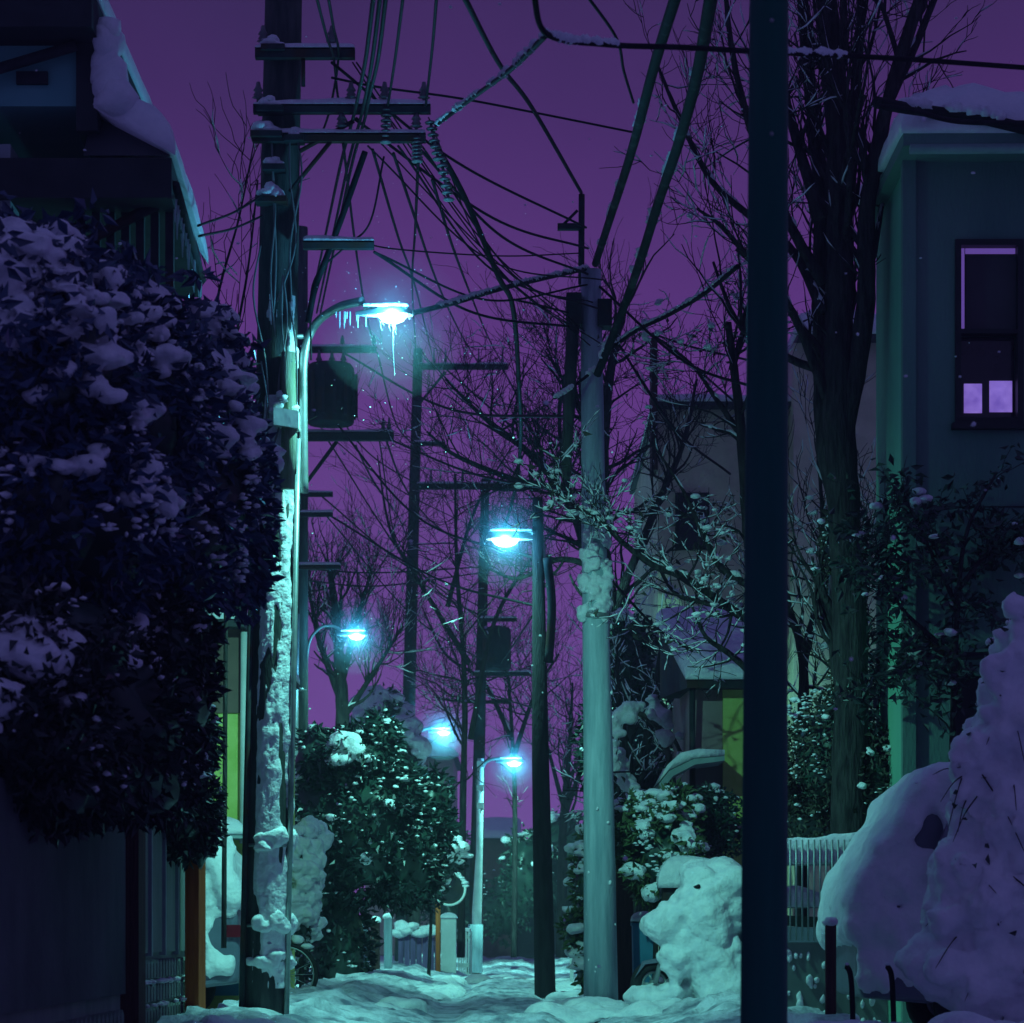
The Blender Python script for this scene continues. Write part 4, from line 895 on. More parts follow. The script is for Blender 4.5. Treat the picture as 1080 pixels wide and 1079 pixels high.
b = MB(); b.box(X(545, Yz), X(692, Yz), Yz + .2, Yz + 8, Z(908, Yz), Z(904, Yz)); rf = b.build('wing_roof', M['roof'], t)
b = MB(); b.snow_quad((X(543, Yz), Yz + .1, Z(904, Yz)), (X(692, Yz), Yz + .1, Z(904, Yz)), (X(692, Yz), Yz + 8, Z(904, Yz)), (X(543, Yz), Yz + 8, Z(904, Yz)), .3, 16, 12, 7); b.build('snow', M['snow_soft'], rf)
for px in (556, 590, 640):
    f = MB(); f.box(X(px, Yz), X(px + 14, Yz), Yz + .44, Yz + .5, Z(965, Yz), Z(935, Yz)); wn = f.build('window', M['frame_black'], t)
    b = MB(); b.box(X(px + 1.5, Yz), X(px + 12.5, Yz), Yz + .42, Yz + .438, Z(963.5, Yz), Z(936.5, Yz)); b.build('pane', M['glass_dark'], wn)
t = thing('house', 'far snowy-roofed house behind the pale snowy tree on the left', 'house', (X(420, 90), 90, 0))
b = MB(); b.box(X(385, 90), X(478, 90), 90, 97, 0, Z(800, 90)); b.build('wall', M['wall_grey'], t)
b = MB(); b.add([(X(380, 90), 89.5, Z(800, 90)), (X(484, 90), 89.5, Z(800, 90)), (X(484, 90), 97, Z(800, 90)), (X(380, 90), 97, Z(800, 90)), (X(400, 90), 93, Z(770, 90)), (X(425, 90), 93, Z(770, 90))], [(0, 1, 5, 4), (2, 3, 4, 5), (0, 4, 3), (1, 2, 5), (0, 3, 2, 1)]); rf = b.build('roof', M['roof'], t)
b = MB(); b.snow_quad((X(379, 90), 89.4, Z(799, 90)), (X(485, 90), 89.4, Z(799, 90)), (X(425, 90), 93, Z(769, 90)), (X(400, 90), 93, Z(769, 90)), .22, 20, 16, 3); b.build('snow', M['snow_soft'], rf)
# gate posts and white gate on the left
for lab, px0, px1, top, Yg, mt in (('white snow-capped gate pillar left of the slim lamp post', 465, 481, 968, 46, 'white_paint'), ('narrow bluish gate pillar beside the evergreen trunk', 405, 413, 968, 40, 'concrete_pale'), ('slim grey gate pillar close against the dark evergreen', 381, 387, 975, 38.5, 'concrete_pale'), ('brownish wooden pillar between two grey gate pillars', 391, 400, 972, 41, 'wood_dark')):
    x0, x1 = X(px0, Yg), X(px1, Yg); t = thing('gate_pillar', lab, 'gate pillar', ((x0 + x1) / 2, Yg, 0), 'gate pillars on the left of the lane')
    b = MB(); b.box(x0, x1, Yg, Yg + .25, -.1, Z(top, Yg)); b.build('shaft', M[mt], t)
    b = MB(); b.snow_quad((x0 - .02, Yg - .02, Z(top, Yg)), (x1 + .02, Yg - .02, Z(top, Yg)), (x1 + .02, Yg + .27, Z(top, Yg)), (x0 - .02, Yg + .27, Z(top, Yg)), .08, 8, 8, int(px0)); b.build('snow', M['snow'], t)
Yg = 48.0
t = thing('picket_gate', 'white picket gate between the white pillar and the lamp post', 'gate', (X(490, Yg), Yg, 0))
b = MB()
for px in np.arange(483, 497, 2.6): b.box(X(px, Yg), X(px + 1.7, Yg), Yg, Yg + .03, 0, Z(982, Yg))
b.build('pickets', M['white_paint'], t)
b = MB(); b.box(X(482, Yg), X(497, Yg), Yg + .03, Yg + .06, Z(990, Yg), Z(986, Yg)); b.box(X(482, Yg), X(497, Yg), Yg + .03, Yg + .06, Z(1020, Yg), Z(1016, Yg)); rl = b.build('rail', M['white_paint'], t)
b = MB(); b.snow_quad((X(482, Yg), Yg - .02, Z(982, Yg)), (X(497, Yg), Yg - .02, Z(982, Yg)), (X(497, Yg), Yg + .06, Z(982, Yg)), (X(482, Yg), Yg + .06, Z(982, Yg)), .06, 12, 5, 5, rnd=.03); b.build('snow', M['snow'], t)
t = thing('board_fence', 'plum coloured board fence with rounded snow tops left of the white pillar', 'fence', (X(440, 45), 45, 0))
b = MB(); rg = np.random.default_rng(9)
for px in np.arange(420, 463, 6.4):
    b.box(X(px, 45), X(px + 5.6, 45), 45, 45.05, 0, Z(984 + rg.uniform(-4, 6), 45))
b.build('boards', M['purple_sheet'], t)
b = MB(); b.blobs([P(px, 980 + rg.uniform(-3, 5), 45) for px in np.arange(421, 463, 3.0)], rg.uniform(.06, .14, 14), rg, 2); b.build('snow', M['snow'], t)
t = thing('traffic_mirror', 'round roadside mirror rimmed with snow above the white gate pillar', 'mirror', (X(474, 44), 44, 0))
b = MB(); b.tube([P(462, 1035, 44), P(462, 925, 44)], .04, 10); b.build('post', M['wood_red'], t)
b = MB(); c_ = P(474, 938, 44); b.tube([c_ + (0, .0, 0), c_ + (0, -.05, 0)], [.245, .235], 28); b.build('mirror_face', M['glass_dark'], t)
b = MB(); b.torus(c_ + (0, -.05, 0), .245, .02, 'y', 30, 8); b.build('rim', M['white_paint'], t)
b = MB(); a = np.linspace(.2, 2.9, 16); b.blobs([c_ + (.26 * math.cos(q), -.03, .26 * math.sin(q)) for q in a], [.05] * 16, rg, 2); b.build('snow', M['snow'], t)
t = thing('picket_post', 'white stake standing in the snow right of the second lamp pole', 'stake', (X(603, 36), 36, 0))
b = MB(); b.box(X(601, 36), X(605, 36), 36, 36.05, 0, Z(985, 36)); b.build('shaft', M['white_paint'], t)
b = MB(); b.blobs([P(603, 983, 36)], [.06], rg, 2); b.build('snow', M['snow'], t)

# bicycle half hidden by the left pole
Yb = 27.5
t = thing('bicycle', 'bicycle parked behind the snowy pole, only its dark rear wheel showing', 'bicycle', (X(292, Yb), Yb, 0))
for px in (302, 186 + 20):
    b = MB(); c_ = np.array((X(px, Yb), Yb, .33)); b.torus(c_, .29, .022, 'y', 32, 6); wl = b.build('wheel', M['tyre'], t)
    b = MB(); b.torus(c_, .265, .010, 'y', 32, 5)
    for k in range(14): a = k * .4488; b.tube([c_, c_ + (.265 * math.cos(a), 0, .265 * math.sin(a))], .003, 4)
    b.build('rim', M['steel'], wl)
r0 = np.array((X(302, Yb), Yb, .33)); f0 = np.array((X(206, Yb), Yb, .33)); bb = (r0 + f0) / 2 + (.08, 0, -.04); st = bb + (.16, 0, .5); hd = f0 + (.16, 0, .52)
b = MB()
for p, q in ((r0, bb), (r0, st), (bb, st), (bb, hd), (st - (0, 0, .06), hd), (hd + (-.03, 0, .12), f0)): b.tube([p, q], .016, 8)
b.build('frame', M['car_paint'], t)
b = MB(); b.tube([st + (-.14, 0, .12), st + (.0, 0, .11), st + (.13, 0, .13)], [.03, .05, .08], 10); b.tube([st, st + (0, 0, .11)], .014, 6); b.build('saddle', M['rubber'], t)
b = MB(); b.tube([hd + (.08, -.26, .2), hd + (-.04, -.1, .2), hd + (-.04, .1, .2), hd + (.08, .26, .2)], .013, 8); b.tube([hd, hd + (-.04, 0, .2)], .013, 6); b.build('handlebar', M['steel'], t)
b = MB(); b.blobs([st + (.04, 0, .2), st + (-.05, 0, .18), r0 + (.1, 0, .34), r0 + (.2, 0, .27)], [.1, .09, .07, .06], rg, 2); b.build('snow', M['snow'], t)
# ------------------------------------------------------------------ bare trees
def limb_set(rng, start, d, L, r, depth, out, up=.25, spread=.7, kids=(3, 5), minr=.004, wig=.16):
    """a limb as a wandering line with ever thinner side shoots"""
    n = max(4, int(5 + depth)); pts = [np.asarray(start, float)]; d = np.asarray(d, float); d /= np.linalg.norm(d)
    for i in range(n):
        d = d + rng.normal(size=3) * wig + np.array([0, 0, up * .12]); d /= np.linalg.norm(d); pts.append(pts[-1] + d * L / n)
    rad = np.linspace(r, max(r * .32, minr * .6), len(pts)); out.append((np.array(pts), rad))
    if depth <= 0: return
    for _ in range(rng.integers(*kids)):
        u = rng.uniform(.25, 1); k = min(len(pts) - 2, int(u * (len(pts) - 1))); tg = pts[k + 1] - pts[k]; tg /= np.linalg.norm(tg)
        nd = tg + rng.normal(size=3) * spread + np.array([0, 0, up]); limb_set(rng, pts[k], nd, L * rng.uniform(.42, .75), max(rad[k] * rng.uniform(.5, .75), minr), depth - 1, out, up, spread, kids, minr, wig)

def side_shoots(rng, path, rad, n, L, depth, out, up, spread=.9, u0=.15, bias=(0, 0, 0), kids=(2, 5), minr=.004):
    for _ in range(n):
        u = rng.uniform(u0, 1); k = min(len(path) - 2, int(u * (len(path) - 1))); tg = path[k + 1] - path[k]; tg = tg / np.linalg.norm(tg)
        d = tg * .6 + rng.normal(size=3) * spread + np.array([0, 0, up]) + np.array(bias)
        limb_set(rng, path[k], d, L * rng.uniform(.5, 1.1), max(rad[k] * rng.uniform(.25, .5), minr), depth, out, up, .7, kids, minr)

def tree_meshes(t, main, twigs, bark, rng, snow=.5, snow_r=.010, snow_on_trunk=True, clump=0):
    b = MB()
    for p, r in main: b.tube(p, r, 12, jitter=.10, rng=rng)
    tr = b.build('trunk', M[bark], t)
    b = MB()
    for p, r in twigs: b.tube(p, r, 7 if r[0] > .03 else (5 if r[0] > .012 else 3))
    cr = b.build('crown', M[bark], t)
    if snow > 0:
        b = MB(); cl = []
        for p, r in twigs + (main if snow_on_trunk else []):
            k = len(p) - 1; j = 0
            while j < k:
                e = min(k, j + rng.integers(2, 5)); seg = p[j:e + 1]
                dd = seg[-1] - seg[0]; L = np.linalg.norm(dd)
                if L > .04 and abs(dd[2]) / L < .93 and rng.random() < snow:
                    rr = r[j:e + 1]; w_ = np.clip(rr * .8, snow_r * .6, .05) * rng.uniform(.7, 1.35, len(seg)); w_[0] *= .4; w_[-1] *= .4
                    q = seg.copy(); q[:, 2] += rr * .75 + w_ * .35
                    b.tube(q, w_, 5)
                    if clump and rng.random() < clump: cl.append(q[len(q) // 2])
                j = e
        if cl: b.blobs(cl, rng.uniform(.014, .042, len(cl)), rng, 2, .4, .6)
        if b.n: b.build('snow', M['snow'], t)
    return tr, cr

def pl(pts, Y, r0, r1, n=8, dy=0):
    Ys = Y if hasattr(Y, '__len__') else [Y + dy * i / max(1, len(pts) - 1) for i in range(len(pts))]
    p = spline([P(a, c, y) for (a, c), y in zip(pts, Ys)], n); return p, np.linspace(r0, r1, len(p))

# big bare tree right of the black pole
rng = np.random.default_rng(101); Yt = 22.6
t = thing('bare_tree', 'tall bare tree with many upright limbs behind the black pole, ivy round its foot', 'tree', P(897, 1080, Yt))
main = [pl([(902, 1100), (896, 900), (898, 700), (891, 560), (884, 400), (886, 250), (882, 120), (872, 0), (862, -160)], Yt, .165, .07),
        pl([(893, 560), (872, 470), (866, 340), (866, 200), (852, 70), (838, -120)], Yt, .095, .04, dy=.6),
        pl([(888, 470), (912, 330), (915, 220), (936, 110), (972, -10), (1000, -120)], Yt, .085, .035, dy=-.4),
        pl([(885, 300), (897, 180), (905, 60), (915, -80)], Yt, .06, .03, dy=.3),
        pl([(868, 330), (840, 270), (800, 235), (750, 190), (715, 120), (690, 60)], Yt, .042, .012, dy=.5),
        pl([(868, 300), (825, 220), (790, 130), (770, 40), (762, -60)], Yt, .045, .014, dy=-.5),
        pl([(872, 420), (836, 330), (800, 285), (762, 240), (735, 220)], Yt, .04, .010, dy=-.6),
        pl([(866, 230), (838, 140), (822, 60), (818, -60)], Yt, .05, .02, dy=.4),
        pl([(936, 110), (960, 60), (985, 0), (1003, -50)], Yt, .04, .02, dy=.2)]
tw = []
for p, r in main[:4]: side_shoots(rng, p, r, 17, 1.5, 2, tw, .9, .55, .22)
for p, r in main[4:]: side_shoots(rng, p, r, 10, 1.0, 2, tw, .35, .6, .15)
tree_meshes(t, main, tw, 'bark_dark', rng, .34, .010)

# second slimmer trees behind the railing
rng = np.random.default_rng(102)
for lab, main in (('slim forked young tree right beside the black pole', [pl([(846, 1010), (845, 820), (847, 700), (832, 640), (815, 560)], 26, .07, .02), pl([(847, 700), (862, 630), (868, 560), (862, 470)], 26, .045, .012)]),
                  ('slim forked young tree between the black pole and the ivy trunk', [pl([(884, 1010), (885, 800), (885, 690), (872, 625), (868, 560)], 25, .075, .02), pl([(885, 690), (897, 630), (903, 570)], 25, .045, .014)])):
    t = thing('young_tree', lab, 'tree', main[0][0][0], 'young trees behind the railing'); tw = []
    for p, r in main: side_shoots(rng, p, r, 13, .9, 2, tw, .5, .7, .35)
    tree_meshes(t, main, tw, 'bark_dark', rng, .45, .010, clump=.12)

# snowy garden tree whose trunk is hidden by the black pole
rng = np.random.default_rng(103); Yt = 25.0
t = thing('garden_tree', 'snow-laden garden tree spreading lit branches left from the black pole towards the pale pole', 'tree', P(806, 1074, Yt))
main = [pl([(806, 1080), (806, 800), (800, 680), (790, 560), (780, 440), (768, 340)], Yt, .10, .03),
        pl([(798, 660), (750, 628), (715, 606), (690, 597), (660, 575), (635, 552), (610, 535), (590, 520)], Yt, .045, .008, dy=-.6),
        pl([(795, 620), (762, 600), (740, 560), (722, 520), (690, 470)], Yt, .04, .008, dy=.4),
        pl([(798, 650), (770, 640), (742, 635), (712, 625), (690, 590)], Yt, .045, .012, dy=.6),
        pl([(782, 460), (755, 420), (730, 385), (700, 360)], Yt, .03, .006, dy=.2),
        pl([(803, 720), (770, 690), (745, 672), (730, 640)], Yt, .035, .01, dy=-.4),
        pl([(772, 390), (790, 330), (812, 270), (830, 210)], Yt, .03, .008, dy=.3)]
tw = []
for p, r in main[1:]: side_shoots(rng, p, r, 12, .62, 2, tw, .15, .7, .15)
side_shoots(rng, *main[1], 16, .42, 2, tw, .25, .7, .55)
side_shoots(rng, *main[0], 10, .9, 2, tw, .3, .7, .5)
tree_meshes(t, main, tw, 'bark_dark', rng, .5, .010, clump=.16)
lv = np.concatenate([p[-3:] for p, r in tw if r[0] < .012])
lv = lv[rng.integers(0, len(lv), 160)] + rng.normal(size=(160, 3)) * .04
b = MB(); b.leaves(lv, .075, rng); b.build('foliage', M['leaf_dry'], t)

# central bare trees
def bare(lab, main, seed, n, L, depth=2, up=.4, snow=.2, bark='bark_dark', spread=.75, gp='bare trees behind the lane'):
    rng = np.random.default_rng(seed); t = thing('bare_tree', lab, 'tree', main[0][0][0], gp); tw = []
    for p, r in main: side_shoots(rng, p, r, n, L, depth, tw, up, spread, .3)
    tree_meshes(t, main, tw, bark, rng, snow, .012); return t
Yt = 34
bare('bare tree standing behind the pale pole, boughs reaching left under the wires',
     [pl([(652, 1050), (654, 800), (642, 640), (632, 540), (640, 420), (655, 330)], Yt, .15, .04), pl([(642, 640), (600, 530), (560, 480), (510, 440), (470, 400)], Yt, .07, .015, dy=.8),
      pl([(636, 570), (590, 520), (540, 505), (480, 480), (450, 455)], Yt, .06, .012, dy=-.6), pl([(645, 650), (690, 540), (720, 470), (735, 400)], Yt, .06, .015),
      pl([(636, 600), (590, 590), (548, 610), (515, 600)], Yt, .045, .012, dy=.5), pl([(640, 500), (605, 420), (575, 370)], Yt, .045, .01, dy=.4), pl([(642, 640), (610, 560), (590, 450), (600, 380)], Yt, .05, .012, dy=-.5)], 201, 30, 1.2, 2, .4, .05)
Yt = 44
bare('hazy bare tree with fine upright twigs left of the lane, above the evergreen',
     [pl([(362, 1000), (362, 780), (358, 700), (352, 630), (345, 590)], Yt, .14, .03), pl([(360, 720), (378, 650), (392, 600)], Yt, .06, .015), pl([(360, 740), (335, 670), (325, 610)], Yt, .06, .015), pl([(361, 760), (400, 700), (425, 660)], Yt, .05, .015)], 202, 30, 1.0, 2, .8)
Yt = 47
bare('bare tree with crossing boughs in the purple sky left of the second lamp', [pl([(486, 1010), (488, 860), (490, 720), (482, 600), (480, 500)], Yt, .07, .02), pl([(496, 780), (520, 660), (560, 590), (600, 540)], Yt, .05, .01), pl([(495, 700), (446, 620), (412, 560), (398, 480)], Yt, .05, .01), pl([(472, 640), (500, 540), (540, 470)], Yt, .04, .01)], 207, 26, 1.5, 2, .3, .05)
Yt = 52
bare('thin bare tree between the slim pole and the second lamp pole',
     [pl([(542, 1010), (543, 850), (538, 740), (532, 660)], Yt, .055, .02), pl([(541, 800), (565, 730), (590, 690)], Yt, .05, .012), pl([(540, 780), (510, 720), (470, 690), (445, 640)], Yt, .05, .012), pl([(539, 740), (490, 740), (455, 735)], Yt, .04, .01)], 203, 24, 1.4, 2, .35)
Yt = 58
bare('far bare tree with bushy twigs at the right of the lane end',
     [pl([(592, 1010), (594, 870), (600, 800), (604, 720)], Yt, .12, .02), pl([(596, 860), (620, 790), (640, 740)], Yt, .06, .012), pl([(594, 850), (575, 780), (560, 740)], Yt, .05, .012)], 204, 26, 1.3, 2, .5)
Yt = 31
bare('dark shrubby bare tree between the pale pole and the porch',
     [pl([(682, 1060), (680, 930), (676, 830), (690, 740), (705, 640)], Yt, .09, .03), pl([(678, 860), (655, 760), (650, 680)], Yt, .06, .015), pl([(678, 830), (710, 800), (722, 740)], Yt, .05, .015), pl([(676, 800), (660, 820), (648, 850)], Yt, .05, .02)], 205, 14, .8, 2, .3, .45)
Yt = 24.0
bare('twiggy bare shrub between the left hedge and the left pole', [pl([(236, 1000), (238, 700), (240, 500), (246, 380), (262, 280), (272, 190)], 21.5, .02, .006), pl([(242, 430), (228, 330), (252, 230), (268, 150)], 21.5, .014, .005)], 206, 9, .9, 1, .6, .15)

# heavy snow-bent boughs right of the pale pole
rng = np.random.default_rng(301); Yt = 29
t = thing('snowy_shrub', 'drooping shrub with thick purple snow on its bent boughs below the porch roof', 'shrub', P(690, 1050, Yt))
arcs = [pl([(700, 1030), (712, 870), (700, 780), (672, 752), (655, 762), (648, 800), (642, 830)], Yt, .04, .015, dy=-.5), pl([(700, 1030), (690, 880), (670, 840), (655, 815), (645, 795)], Yt, .035, .015, dy=.2), pl([(712, 900), (725, 820), (700, 760), (688, 745)], Yt, .03, .012), pl([(705, 900), (690, 870), (672, 850), (660, 830), (648, 800)], Yt, .03, .012, dy=.3)]
b = MB()
for p, r in arcs: b.tube(p, r, 8)
b.build('branch', M['bark'], t)
b = MB(); cs, ss = [], []
for p, r in arcs:
    for q in p[len(p) // 3::2]: cs.append(q + (0, 0, .06) + rng.normal(size=3) * .02); ss.append(rng.uniform(.04, .10))
b.blobs(cs, ss, rng, 3, .25, .85); melt(b.build('snow', M['snow'], t), .018, .06, .12)

# ------------------------------------------------------------------ leafy evergreens
def shell(rng, ells, n, inner=.72):
    """random points in the outer layer of a cluster of ellipsoids, with outward directions"""
    vol = np.array([e[1][0] * e[1][1] * e[1][2] for e in ells]) ** .7; k = rng.choice(len(ells), n, p=vol / vol.sum())
    d = rng.normal(size=(n, 3)); d /= np.linalg.norm(d, axis=1, keepdims=True)
    c = np.array([e[0] for e in ells])[k]; s = np.array([e[1] for e in ells])[k]
    u = rng.uniform(inner, 1.06, n)[:, None]; p = c + d * s * u
    q = np.full(n, 9.0)
    for e in ells: q = np.minimum(q, np.linalg.norm((p - np.array(e[0])) / np.array(e[1]), axis=1))
    ok = q > inner * .9; return p[ok], d[ok]

def evergreen(name, lab, cat, ells, n, lsize, mt, seed, base, trunk=None, snow_n=200, snow_s=(.04, .16), snow_thr=.25, leaf_snow=1200, group=None, core=.78, big=None, snow_mat='snow', prefer=None, droop=.35, flat=.55):
    rng = np.random.default_rng(seed); t = thing(name, lab, cat, base, group)
    if trunk:
        b = MB()
        for p, r in trunk: b.tube(p, r, 9, jitter=.08, rng=rng)
        b.build('trunk', M['bark_dark'], t)
    b = MB(); V, Fc = ico(3)
    for c, s in ells:
        ph = rng.uniform(0, 6, 3); w = 1 + .16 * np.sin(V @ rng.normal(size=3) * 4 + ph[0]) + .10 * np.sin(V @ rng.normal(size=3) * 8 + ph[1]); b.add_many(V * w[:, None] * np.array(s) * core + np.array(c), Fc, True)
    b.build('inner_growth', M['ivy'], t)
    b = MB(); p, d = shell(rng, ells, n); cl = np.array([mnoise.noise(Vector(q * 2.4)) + .6 * mnoise.noise(Vector(q * 5.5)) for q in p]); kk = cl > -.28
    p, d = p[kk], d[kk]; b.leaves(p, lsize, rng, d, droop)
    if big is not None:                                            # leaves that poke out through the snow pads
        k = min(2600, 26 * len(big)); i_ = rng.integers(0, len(big), k); v = rng.normal(size=(k, 3)); v[:, 2] = v[:, 2] * .5; v[:, 1] -= .3; v /= np.linalg.norm(v, axis=1, keepdims=True)
        q = np.array([big[j][0] for j in i_]) + v * np.array([big[j][1] for j in i_])[:, None] * rng.uniform(.75, 1.05, k)[:, None] * (1, 1, .7); b.leaves(q, lsize * 1.05, rng, v, droop)
    b.build('foliage', M[mt], t)
    b = MB()
    sp_, sd = shell(rng, ells, snow_n * 6, .9); f = np.array([mnoise.noise(Vector(q * 1.5 + 3)) for q in sp_]); ok = (sd[:, 2] + .8 * f > snow_thr)
    if prefer is not None: ok &= prefer(sp_)
    sp_ = sp_[ok][:snow_n]
    if len(sp_): b.blobs(sp_, rng.uniform(*snow_s, len(sp_)), rng, 2, .34, flat)
    if big is not None: big = [q for q in big if min(np.linalg.norm((q[0] - np.array(e[0])) / np.array(e[1])) for e in ells) < 1.18] or None
    if big is not None: b.blobs([q[0] for q in big], [q[1] for q in big], rng, 3, .26, .66)
    if b.n: melt(b.build('snow', M[snow_mat], t), max(.012, lsize * .17), lsize * .9, lsize * 1.8, 1)
    lp, ld = shell(rng, ells, leaf_snow * 3, .97); ok = ld[:, 2] > -.35
    f = np.array([mnoise.noise(Vector(q * 2.0 + 9)) for q in lp]); ok &= f > -.05
    lp = lp[ok][:leaf_snow]; k = len(lp); b = MB()
    if k: b.blobs(lp, np.stack([rng.uniform(.4, 1, k) * lsize * .42, rng.uniform(.3, .8, k) * lsize * .36, rng.uniform(.3, .9, k) * lsize * .22], 1), rng, 1, .4); b.build('snow_flecks', M[snow_mat], t)
    return t

def E(px, py, Y, sx, sy, sz): k = Y / F; return (P(px, py, Y), (sx * k, sy, sz * k))
# great hedge on the left: upper mass
H1 = [E(30, 400, 13.3, 120, .7, 150), E(110, 440, 14.1, 110, .7, 140), E(190, 500, 15.4, 82, .7, 140), E(60, 540, 13.5, 120, .8, 120), E(160, 580, 14.8, 95, .7, 80), E(235, 520, 16.4, 52, .5, 110), E(215, 385, 16.0, 38, .45, 60), E(20, 300, 13.6, 75, .6, 60), E(90, 335, 14.0, 75, .6, 55), E(150, 390, 15, 60, .6, 60), E(255, 580, 16.8, 30, .4, 70)]
rg = np.random.default_rng(41)
big = [(P(px, py, Y), s) for px, py, Y, s in [(15, 262, 13.1, .16), (62, 255, 13.3, .13), (72, 285, 13.3, .15), (110, 292, 13.6, .15), (140, 318, 14.0, .16), (30, 300, 12.9, .16), (165, 350, 14.6, .13), (150, 385, 14.6, .11), (100, 335, 13.6, .13), (45, 340, 12.8, .13), (225, 335, 15.7, .10), (210, 380, 15.6, .07), (235, 375, 15.9, .10), (192, 330, 15.2, .11), (5, 335, 12.7, .15), (85, 270, 13.4, .1), (120, 335, 13.8, .12), (180, 368, 14.9, .09), (150, 345, 14.2, .12), (128, 300, 13.9, .12), (40, 270, 13.2, .12), (0, 300, 12.8, .15)]]
more = []
for q, s in big:
    for _ in range(9): more.append((q + rg.normal(size=3) * s * .9 + (0, -.03, -.02), s * rg.uniform(.22, .5)))
evergreen('evergreen_hedge', 'huge snow-laden evergreen hedge filling the left side below the dark house', 'hedge', H1, 30000, .085, 'leaf_lit_blue', 401, P(100, 1100, 16),
          [pl([(92, 1150), (92, 800), (100, 560)], 16.2, .07, .05), pl([(112, 1150), (114, 800), (150, 560)], 17.0, .06, .03)], 330, (.03, .10), .1, 2600, big=big + more)
# lower mass under it
H2 = [E(20, 760, 12.5, 95, .6, 95), E(115, 770, 13.8, 80, .6, 95), E(185, 730, 15.4, 45, .4, 90), E(60, 680, 13.0, 80, .6, 60), E(150, 680, 14.4, 70, .5, 55), E(60, 820, 12.9, 70, .5, 60), E(150, 820, 14.6, 45, .4, 50)]
big = [(P(px, py, Y), s) for px, py, Y, s in [(10, 650, 12.1, .14), (35, 664, 12.2, .15), (60, 684, 12.3, .11), (15, 690, 12.0, .16), (0, 735, 11.9, .15), (45, 700, 12.2, .12), (135, 662, 13.8, .09), (160, 668, 14.0, .09), (190, 672, 14.7, .08), (205, 675, 14.9, .06), (185, 780, 15, .10), (200, 800, 15.3, .08), (140, 650, 13.9, .07), (30, 725, 12.2, .1)]]
more = []
for q, s in big:
    for _ in range(7): more.append((q + rg.normal(size=3) * s * .8 + (0, -.03, -.02), s * rg.uniform(.22, .5)))
evergreen('evergreen_shrub', 'dark lower shrub with a rounded snow cap above the block wall', 'shrub', H2, 14000, .075, 'leaf', 402, P(100, 1130, 15), [pl([(62, 1150), (64, 900), (80, 740)], 15.2, .06, .03)], 50, (.02, .07), .55, 240, big=big + more)
# ivy cluster hanging at the fence
H3 = [E(192, 850, 18.0, 42, .4, 55), E(212, 880, 18.3, 22, .3, 40), E(170, 820, 17.4, 40, .4, 50), E(200, 780, 18.2, 30, .35, 50)]
evergreen('ivy_clump', 'dark ivy clump hanging over the lit fence and the red-brown post', 'ivy', H3, 6500, .06, 'ivy', 403, P(195, 950, 18), None, 22, (.02, .05), .5, 220, droop=.6)
# ivy and shrubs under the right tree
H4 = [E(870, 800, 23.2, 55, .5, 70), E(915, 830, 22.8, 30, .4, 70), E(850, 850, 23.5, 45, .5, 60), E(900, 720, 23.2, 25, .3, 90), E(890, 600, 23.0, 24, .3, 80)]
evergreen('ivy_shrub', 'tangled ivy shrub around the tall bare tree behind the snowy railing', 'shrub', H4, 9000, .06, 'leaf_dry', 404, P(880, 1070, 23.2), None, 60, (.015, .05), .2, 900, core=.62)
H5 = [E(745, 872, 26.9, 42, .3, 42), E(690, 890, 27.4, 42, .4, 50)]
H5b = [E(700, 905, 25.9, 40, .35, 55), E(672, 880, 26.1, 28, .3, 42), E(712, 860, 26.2, 26, .25, 32)]
big = [(P(px, py, 25.7), s) for px, py, s in ((702, 862, .10), (712, 850, .09), (722, 885, .12), (735, 892, .10), (668, 920, .11), (690, 940, .10), (682, 880, .08), (706, 902, .08), (660, 868, .07), (725, 905, .09))]
evergreen('leafy_shrub', 'cyan-lit leafy shrub with snow pads between the pale pole and mailbox', 'shrub', H5b, 3600, .085, 'leaf_light', 405, P(695, 1060, 26), [pl([(690, 1070), (692, 980), (694, 900)], 26, .03, .015)], 70, (.03, .09), .05, 420, core=.6, big=big)
evergreen('evergreen_shrub', 'dark evergreen shrub under the porch awning', 'shrub', H5, 5200, .07, 'ivy', 406, P(735, 1050, 27.3), None, 26, (.02, .06), .5, 160, core=.7)
# centre-left evergreen
Yc = 35.0
H6 = [E(390, 870, Yc, 62, .7, 85), E(425, 900, Yc, 45, .6, 60), E(350, 860, Yc, 42, .6, 85), E(375, 810, Yc, 48, .6, 45), E(455, 860, Yc + .6, 25, .5, 50), E(355, 1000, Yc + .2, 40, .5, 70), E(330, 800, Yc, 20, .4, 34), E(402, 780, Yc, 22, .4, 30), E(448, 905, Yc, 20, .4, 30), E(462, 870, Yc, 14, .3, 22), E(425, 835, Yc, 24, .4, 30), E(338, 930, Yc, 22, .4, 40)]
big = [(P(px, py, Yc - .6), s) for px, py, s in ((348, 788, .14), (362, 782, .17), (376, 792, .15), (358, 800, .15), (385, 800, .1), (340, 800, .1), (410, 850, .08), (352, 862, .08), (385, 905, .09), (430, 850, .08))]
evergreen('evergreen_tree', 'round dark evergreen speckled with snow, centre left of the lane', 'tree', H6, 14000, .115, 'leaf', 407, P(360, 1045, Yc), [pl([(362, 1060), (362, 940), (370, 860)], Yc, .13, .07)], 60, (.025, .07), .5, 520, big=big)
Yc = 54.0
H7 = [E(416, 820, Yc, 32, .8, 66), E(402, 772, Yc, 28, .7, 46), E(440, 872, Yc, 26, .6, 44), E(440, 900, Yc, 40, .7, 50), E(412, 860, Yc + 1, 34, .7, 60)]
